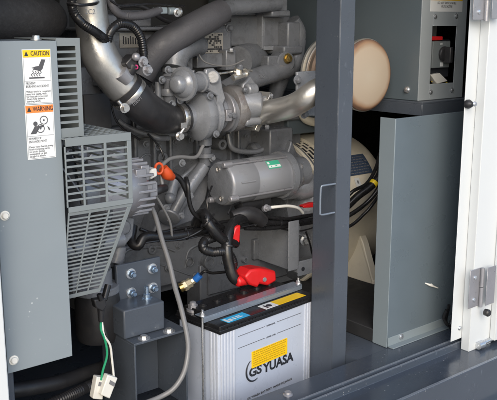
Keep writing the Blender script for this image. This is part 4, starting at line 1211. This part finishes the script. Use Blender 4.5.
g = MB(); g.tube([P(232, 217, 1.83), P(245, 214, 1.82), P(255, 216, 1.82), P(263, 222, 1.82)], [.018, .024, .025, .02], seg=24)
tag(g.build('rubber_boot', 'rubber', None), 'bulging black rubber boot under the starter motor', 'rubber boot')
wl = thing('starter_lead', P(265, 208, 1.83), 'white sleeved wire with crimped terminal running under the starter', 'wire')
g = MB(); g.tube([P(264, 208, 1.83), P(275, 207, 1.82), P(288, 206, 1.82), P(298, 208, 1.82), P(303, 213, 1.83)], .0048, seg=12); g.build('sleeve', 'white_pl', wl)
g = MB(); g.cyl(P(263, 209, 1.825), P(270, 208, 1.822), .008); g.bolt(P(266, 208, 1.815), NY, .008); g.build('crimp', 'fin', wl)
g = MB(); g.prism([P(303, 206, 1.83), P(312, 203, 1.83), P(325, 202, 1.83), P(325, 207, 1.83), P(304, 208, 1.83)], (0, .02, 0)); tag(g.build('cable_sleeve', 'red', None, .002), 'red cable sleeve disappearing behind the navy post', 'sleeve')
# orange boot and white connector at the small alternator
g = MB(); g.tube([P(163, 168, 1.80), P(167, 174, 1.80), P(172, 177, 1.81)], [.013, .017, .011], seg=20); tag(g.build('orange_boot', 'orange', None), 'orange rubber boot on a cable beside the small alternator', 'boot')
g = MB(); c_ = P(159, 168.5, 1.78); n_ = 20
g.tube([c_+Vector((math.cos(2*PI*k/n_)*.010, math.cos(2*PI*k/n_)*-.003, math.sin(2*PI*k/n_)*.014)) for k in range(n_+1)], .0035, seg=8, step=.01); tag(g.build('orange_clip', 'orange', None), 'small orange ring clip beside the white plug', 'clip')
g = MB(); g.prism([P(148, 171, 1.76), P(157, 168, 1.76), P(158, 176, 1.76), P(151, 180, 1.76)], (0, .04, 0)); tag(g.build('white_plug', 'white_pl', None, .004), 'off white plug connector on the small alternator', 'connector')
g = MB(); g.tube([P(151, 195, 1.78), P(158, 190, 1.78), P(165, 188, 1.80)], [.008, .013, .011], seg=14); g.build('rubber_cap', 'rubber', chg)
# grey breather tube
cable('breather_tube', [(203, 146, 1.90), (196, 157, 1.88), (180, 157, 1.86), (168, 160, 1.84), (161, 170, 1.82), (163, 190, 1.80)], .0055, 'grey_tube', 'thin grey tube arching from the turbocharger drain to the orange boot', 'tube')
cable('drain_tube', [(152, 208, 1.80), (156, 218, 1.78), (162, 240, 1.74), (169, 262, 1.70), (175, 287, 1.66), (181, 308, 1.62), (187, 335, 1.58), (188, 352, 1.56), (184, 372, 1.55), (174, 388, 1.55), (160, 397, 1.56), (140, 405, 1.56)], .0066, 'grey_tube', 'long grey tube sweeping down from the engine past the battery', 'tube')
# brass drain cock with blue cap
bc = thing('drain_cock', P(190, 283, 1.85), 'cream brass drain cock with a blue cap at the foot of the engine', 'drain cock')
g = MB(); a_, b_ = P(181, 288, 1.86), P(196, 279, 1.84); d_ = (b_-a_).normalized()
g.lathe(a_, d_, [(0, .010), (.008, .010), (.008, .016), (.02, .016), (.022, .013), (.034, .015), (.036, .010), (.05, .009)], 6); g.build('body', 'brass_pale', bc)
g = MB(); g.cyl(P(180, 288, 1.86), P(184, 286, 1.855), .014); g.build('nut', 'brass', bc)
g = MB(); g.cyl(P(195, 280, 1.84), P(200, 275, 1.83), .0105); g.build('cap', 'blue', bc)
cable('cable', [(200, 275, 1.835), (205, 271, 1.82), (212, 273, 1.82), (225, 272, 1.82)], .0045, 'cable', 'short black wire leading from the blue capped drain cock', 'cable', 'thin black engine cables')
# generator cables right of post, yellow tape
cable('output_cable', [(326, 222, 1.80), (345, 208, 1.78), (358, 196, 1.77), (370, 187, 1.76), (379, 176, 1.76), (383, 160, 1.78), (384, 142, 1.85)], .013, 'cable', 'thickest black output cable with yellow tape, right of the post', 'cable', 'output cables beside the generator')
cable('output_cable', [(326, 228, 1.80), (348, 216, 1.78), (364, 205, 1.77), (376, 192, 1.76), (383, 176, 1.77), (386, 155, 1.80)], .0075, 'cable', 'middle black cable curving up below the yellow tape', 'cable', 'output cables beside the generator')
cable('output_cable', [(326, 234, 1.80), (350, 226, 1.78), (364, 214, 1.77), (372, 205, 1.76), (382, 190, 1.77), (386, 176, 1.80)], .0055, 'cable', 'thin lowest black cable looping over the cream generator', 'cable', 'output cables beside the generator')
cable('output_cable', [(340, 206, 1.79), (352, 192, 1.77), (366, 184, 1.77), (375, 170, 1.78), (381, 150, 1.82)], .006, 'cable', 'thin upper black cable leading up beside the generator nameplate', 'cable', 'output cables beside the generator')
g = MB(); clampband(g, P(373.5, 183.5, 1.76), P(379, 176, 1.76), .0128, .014); tag(g.build('yellow_tape', 'yellow', None), 'band of yellow tape round the thickest output cable', 'tape')
# connectors under the guard
cn = thing('wire_connector', P(102, 300, 1.60), 'black plug with green and white wires hanging below the fan guard', 'connector')
g = MB(); g.prism([P(94, 300, 1.60), P(106, 298, 1.60), P(107, 306, 1.60), P(103, 312, 1.60), P(96, 308, 1.60)], (0, .02, 0)); g.cyl(P(101, 308, 1.61), P(101, 322, 1.61), .009, .006); g.build('plug', 'rubber', cn, .003)
g = MB(); g.cyl(P(104, 300, 1.61), P(108, 285, 1.62), .008); g.cyl(P(101, 300, 1.60), P(99, 294, 1.60), .006); g.build('loom', 'cable', cn)
g = MB(); g.tube([P(101, 322, 1.61), P(101, 330, 1.60), P(105, 340, 1.60), P(107, 355, 1.60), P(103, 370, 1.60), P(101, 380, 1.60)], .0028, seg=8); g.build('wire', 'green_w', cn)
g = MB(); g.tube([P(102, 322, 1.61), P(104, 335, 1.60), P(110, 345, 1.60), P(112, 360, 1.60), P(114, 378, 1.60)], .0028, seg=8); g.build('wire', 'white_pl', cn)
g = MB(); g.tube([P(102, 322, 1.613), P(107, 337, 1.605), P(108, 350, 1.605), P(110, 362, 1.605), P(112, 380, 1.605)], .0030, seg=8); g.build('wire', 'cable', cn)
for (pts, lab) in (([(97, 377), (105, 377.5), (103, 400), (93, 399)], 'white plastic plug end hanging on the green wire'), ([(108, 375), (118, 378), (110, 399), (101, 395)], 'white plastic plug end hanging on the black and white wires')):
    g = MB(); YY = 1.60 if pts[0][0] == 97 else 1.585
    g.prism([P(x_, y_, YY) for x_, y_ in pts], (0, .02, 0)); o = g.build('plug_end', 'white_pl', None, .0025); tag(o, lab, 'connector', 'white plug ends')
    g = MB(); (xa, ya), (xb, yb) = pts[0], pts[1]
    g.prism([P(xa+2.2, ya+5, YY-.001), P(xb-2.6, yb+5, YY-.001), P(xb-3.4, yb+9, YY-.001), P(xa+1.2, ya+9, YY-.001)], (0, .001, 0)); g.build('latch', 'ink_grey', o)
cable('coolant_hose', [(0, 392, 1.75), (30, 388, 1.75), (60, 382, 1.76), (90, 372, 1.80), (120, 362, 1.86)], .019, 'rubber', 'black rubber hose low down behind the cover panel, upper of two', 'hose', 'coolant hoses low on the left', seg=24)
cable('coolant_hose', [(40, 408, 1.72), (64, 398, 1.72), (85, 388, 1.74), (110, 376, 1.80)], .014, 'rubber', 'black ribbed hose low down behind the white plugs, lower of two', 'hose', 'coolant hoses low on the left', ripple=.05, seg=20)
g = MB(); g.tube([P(-30, 16, 2.0), P(10, 16, 2.0), P(30, 18, 2.0), P(48, 20, 2.02), P(54, 22, 2.05)], [.066, .066, .064, .055, .03], seg=36); M['foam'] = paint('dark_foam_wrap', (.035, .035, .037), .7, 0, .25, 30, .8, 120, grime=.3, grimecol=(.09, .09, .09))
tag(g.build('air_cleaner', 'foam'), 'dark dusty cylindrical air cleaner body at the top left', 'air cleaner')
# dark braces in the background
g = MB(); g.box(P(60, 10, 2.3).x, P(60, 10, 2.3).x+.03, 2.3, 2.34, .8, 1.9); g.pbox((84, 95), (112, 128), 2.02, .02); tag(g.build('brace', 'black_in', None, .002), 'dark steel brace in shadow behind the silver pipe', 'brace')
g = MB(); g.tube([P(118, 120, 1.96), P(130, 128, 1.95), P(150, 134, 1.94), P(186, 134, 1.96)], .007, seg=12); g.tube([P(152, 135, 1.94), P(158, 138, 1.93), P(168, 138, 1.94)], .009, seg=12); tag(g.build('fuel_pipe', 'engine'), 'grey fuel pipe running below the black rubber elbow', 'pipe')
g = MB(); g.tube([P(447, 310, 1.42), P(444, 318, 1.43), P(449, 326, 1.42), P(452, 320, 1.42)], .006, seg=10); g.tube([P(449, 305, 1.42), P(446, 322, 1.44), P(452, 328, 1.42)], .005, seg=10); tag(g.build('cable_coil', 'cable'), 'coil of black cable at the foot of the white door jamb', 'cable')

wz = thing('wiring_harness', P(170, 238, 1.84), 'thin assorted wires and tape ties strung along the side of the engine block', 'wiring')
rnd = random.Random(21)
runs = [([(150, 232, 1.83), (175, 240, 1.82), (200, 236, 1.81), (226, 230, 1.81), (258, 224, 1.81)], 'cable'),
        ([(137, 244, 1.82), (158, 241, 1.81), (182, 239, 1.81), (204, 228, 1.80), (214, 214, 1.82)], 'cable'),
        ([(228, 214, 1.83), (232, 206, 1.84), (240, 202, 1.86), (246, 196, 1.9)], 'cable'),
        ([(212, 186, 1.86), (207, 200, 1.84), (210, 214, 1.83), (220, 224, 1.82)], 'cable'),
        ([(268, 224, 1.83), (282, 229, 1.83), (300, 231, 1.84), (318, 226, 1.85)], 'cable'),
        ([(306, 232, 1.83), (310, 244, 1.84), (313, 256, 1.86), (318, 262, 1.88)], 'cable'),
        ([(156, 196, 1.79), (162, 206, 1.79), (170, 222, 1.80), (172, 236, 1.81)], 'grey_tube'),
        ([(148, 134, 1.93), (160, 148, 1.93), (166, 166, 1.9), (168, 180, 1.88)], 'cable'),
        ([(112, 86, 1.95), (112, 108, 1.95), (120, 126, 1.95), (140, 140, 1.94)], 'cable'),
        ([(196, 48, 1.98), (205, 62, 1.97), (228, 66, 1.97), (244, 60, 1.97)], 'grey_tube'),
        ([(152, 84, 1.9), (156, 96, 1.88), (164, 108, 1.88), (172, 102, 1.88)], 'cable'),
        ([(110, 0, 1.84), (122, 6, 1.84), (150, 4, 1.84), (185, 6, 1.86)], 'cable')]
for pts, mt_ in runs:
    MB().tube([P(*p) for p in pts], rnd.uniform(.0022, .0036), seg=8).build('wire_run', mt_, wz)
for a_, b_, rad in (((158, 236.6, 1.82), (166, 237, 1.82), .0142), ((186, 234.3, 1.82), (192, 233.5, 1.82), .0142), ((228, 246, 1.762), (227.5, 252, 1.758), .0172), ((206, 222, 1.782), (209, 225, 1.778), .0162), ((280, 223, 1.833), (286, 223, 1.833), .0105)):
    g = MB(); clampband(g, P(*a_), P(*b_), rad, .006, 20); g.pbox((a_[0]-1, a_[1]-6), (a_[0]+1, a_[1]-4), a_[2]-.01, .006); g.build('tie_band', 'cable', wz)

# ------------------------------------------------------------------ light
w = bpy.data.worlds.new('World'); scene.world = w; w.use_nodes = True
nt = w.node_tree; bg = nt.nodes['Background']
sky = nt.nodes.new('ShaderNodeTexSky'); sky.sky_type = 'NISHITA'; sky.sun_disc = False
SUN_EL, SUN_AZ = 31, 216     # azimuth clockwise from +Y (north): behind-left of the camera
sky.sun_elevation = R(SUN_EL); sky.sun_rotation = R(SUN_AZ)
sky.air_density = 1.0; sky.dust_density = 2.0; sky.ozone_density = 1.0
nt.links.new(sky.outputs[0], bg.inputs[0]); bg.inputs[1].default_value = .15
sd = bpy.data.lights.new('sun', 'SUN'); sd.energy = 0.7; sd.angle = R(40); sd.color = (1, .975, .94)
so = bpy.data.objects.new('sun', sd); COL.objects.link(so)
el, az = R(SUN_EL), R(SUN_AZ)
dirv = Vector((math.sin(az)*math.cos(el), math.cos(az)*math.cos(el), math.sin(el)))
so.rotation_euler = dirv.to_track_quat('Z', 'Y').to_euler()
vs_ = scene.view_settings
scene.display_settings.display_device = 'sRGB'
vs_.view_transform = 'Standard'; vs_.look = 'None'; vs_.exposure = 0.92; vs_.gamma = 1
scene.render.engine = 'CYCLES'
scene.cycles.max_bounces = 8
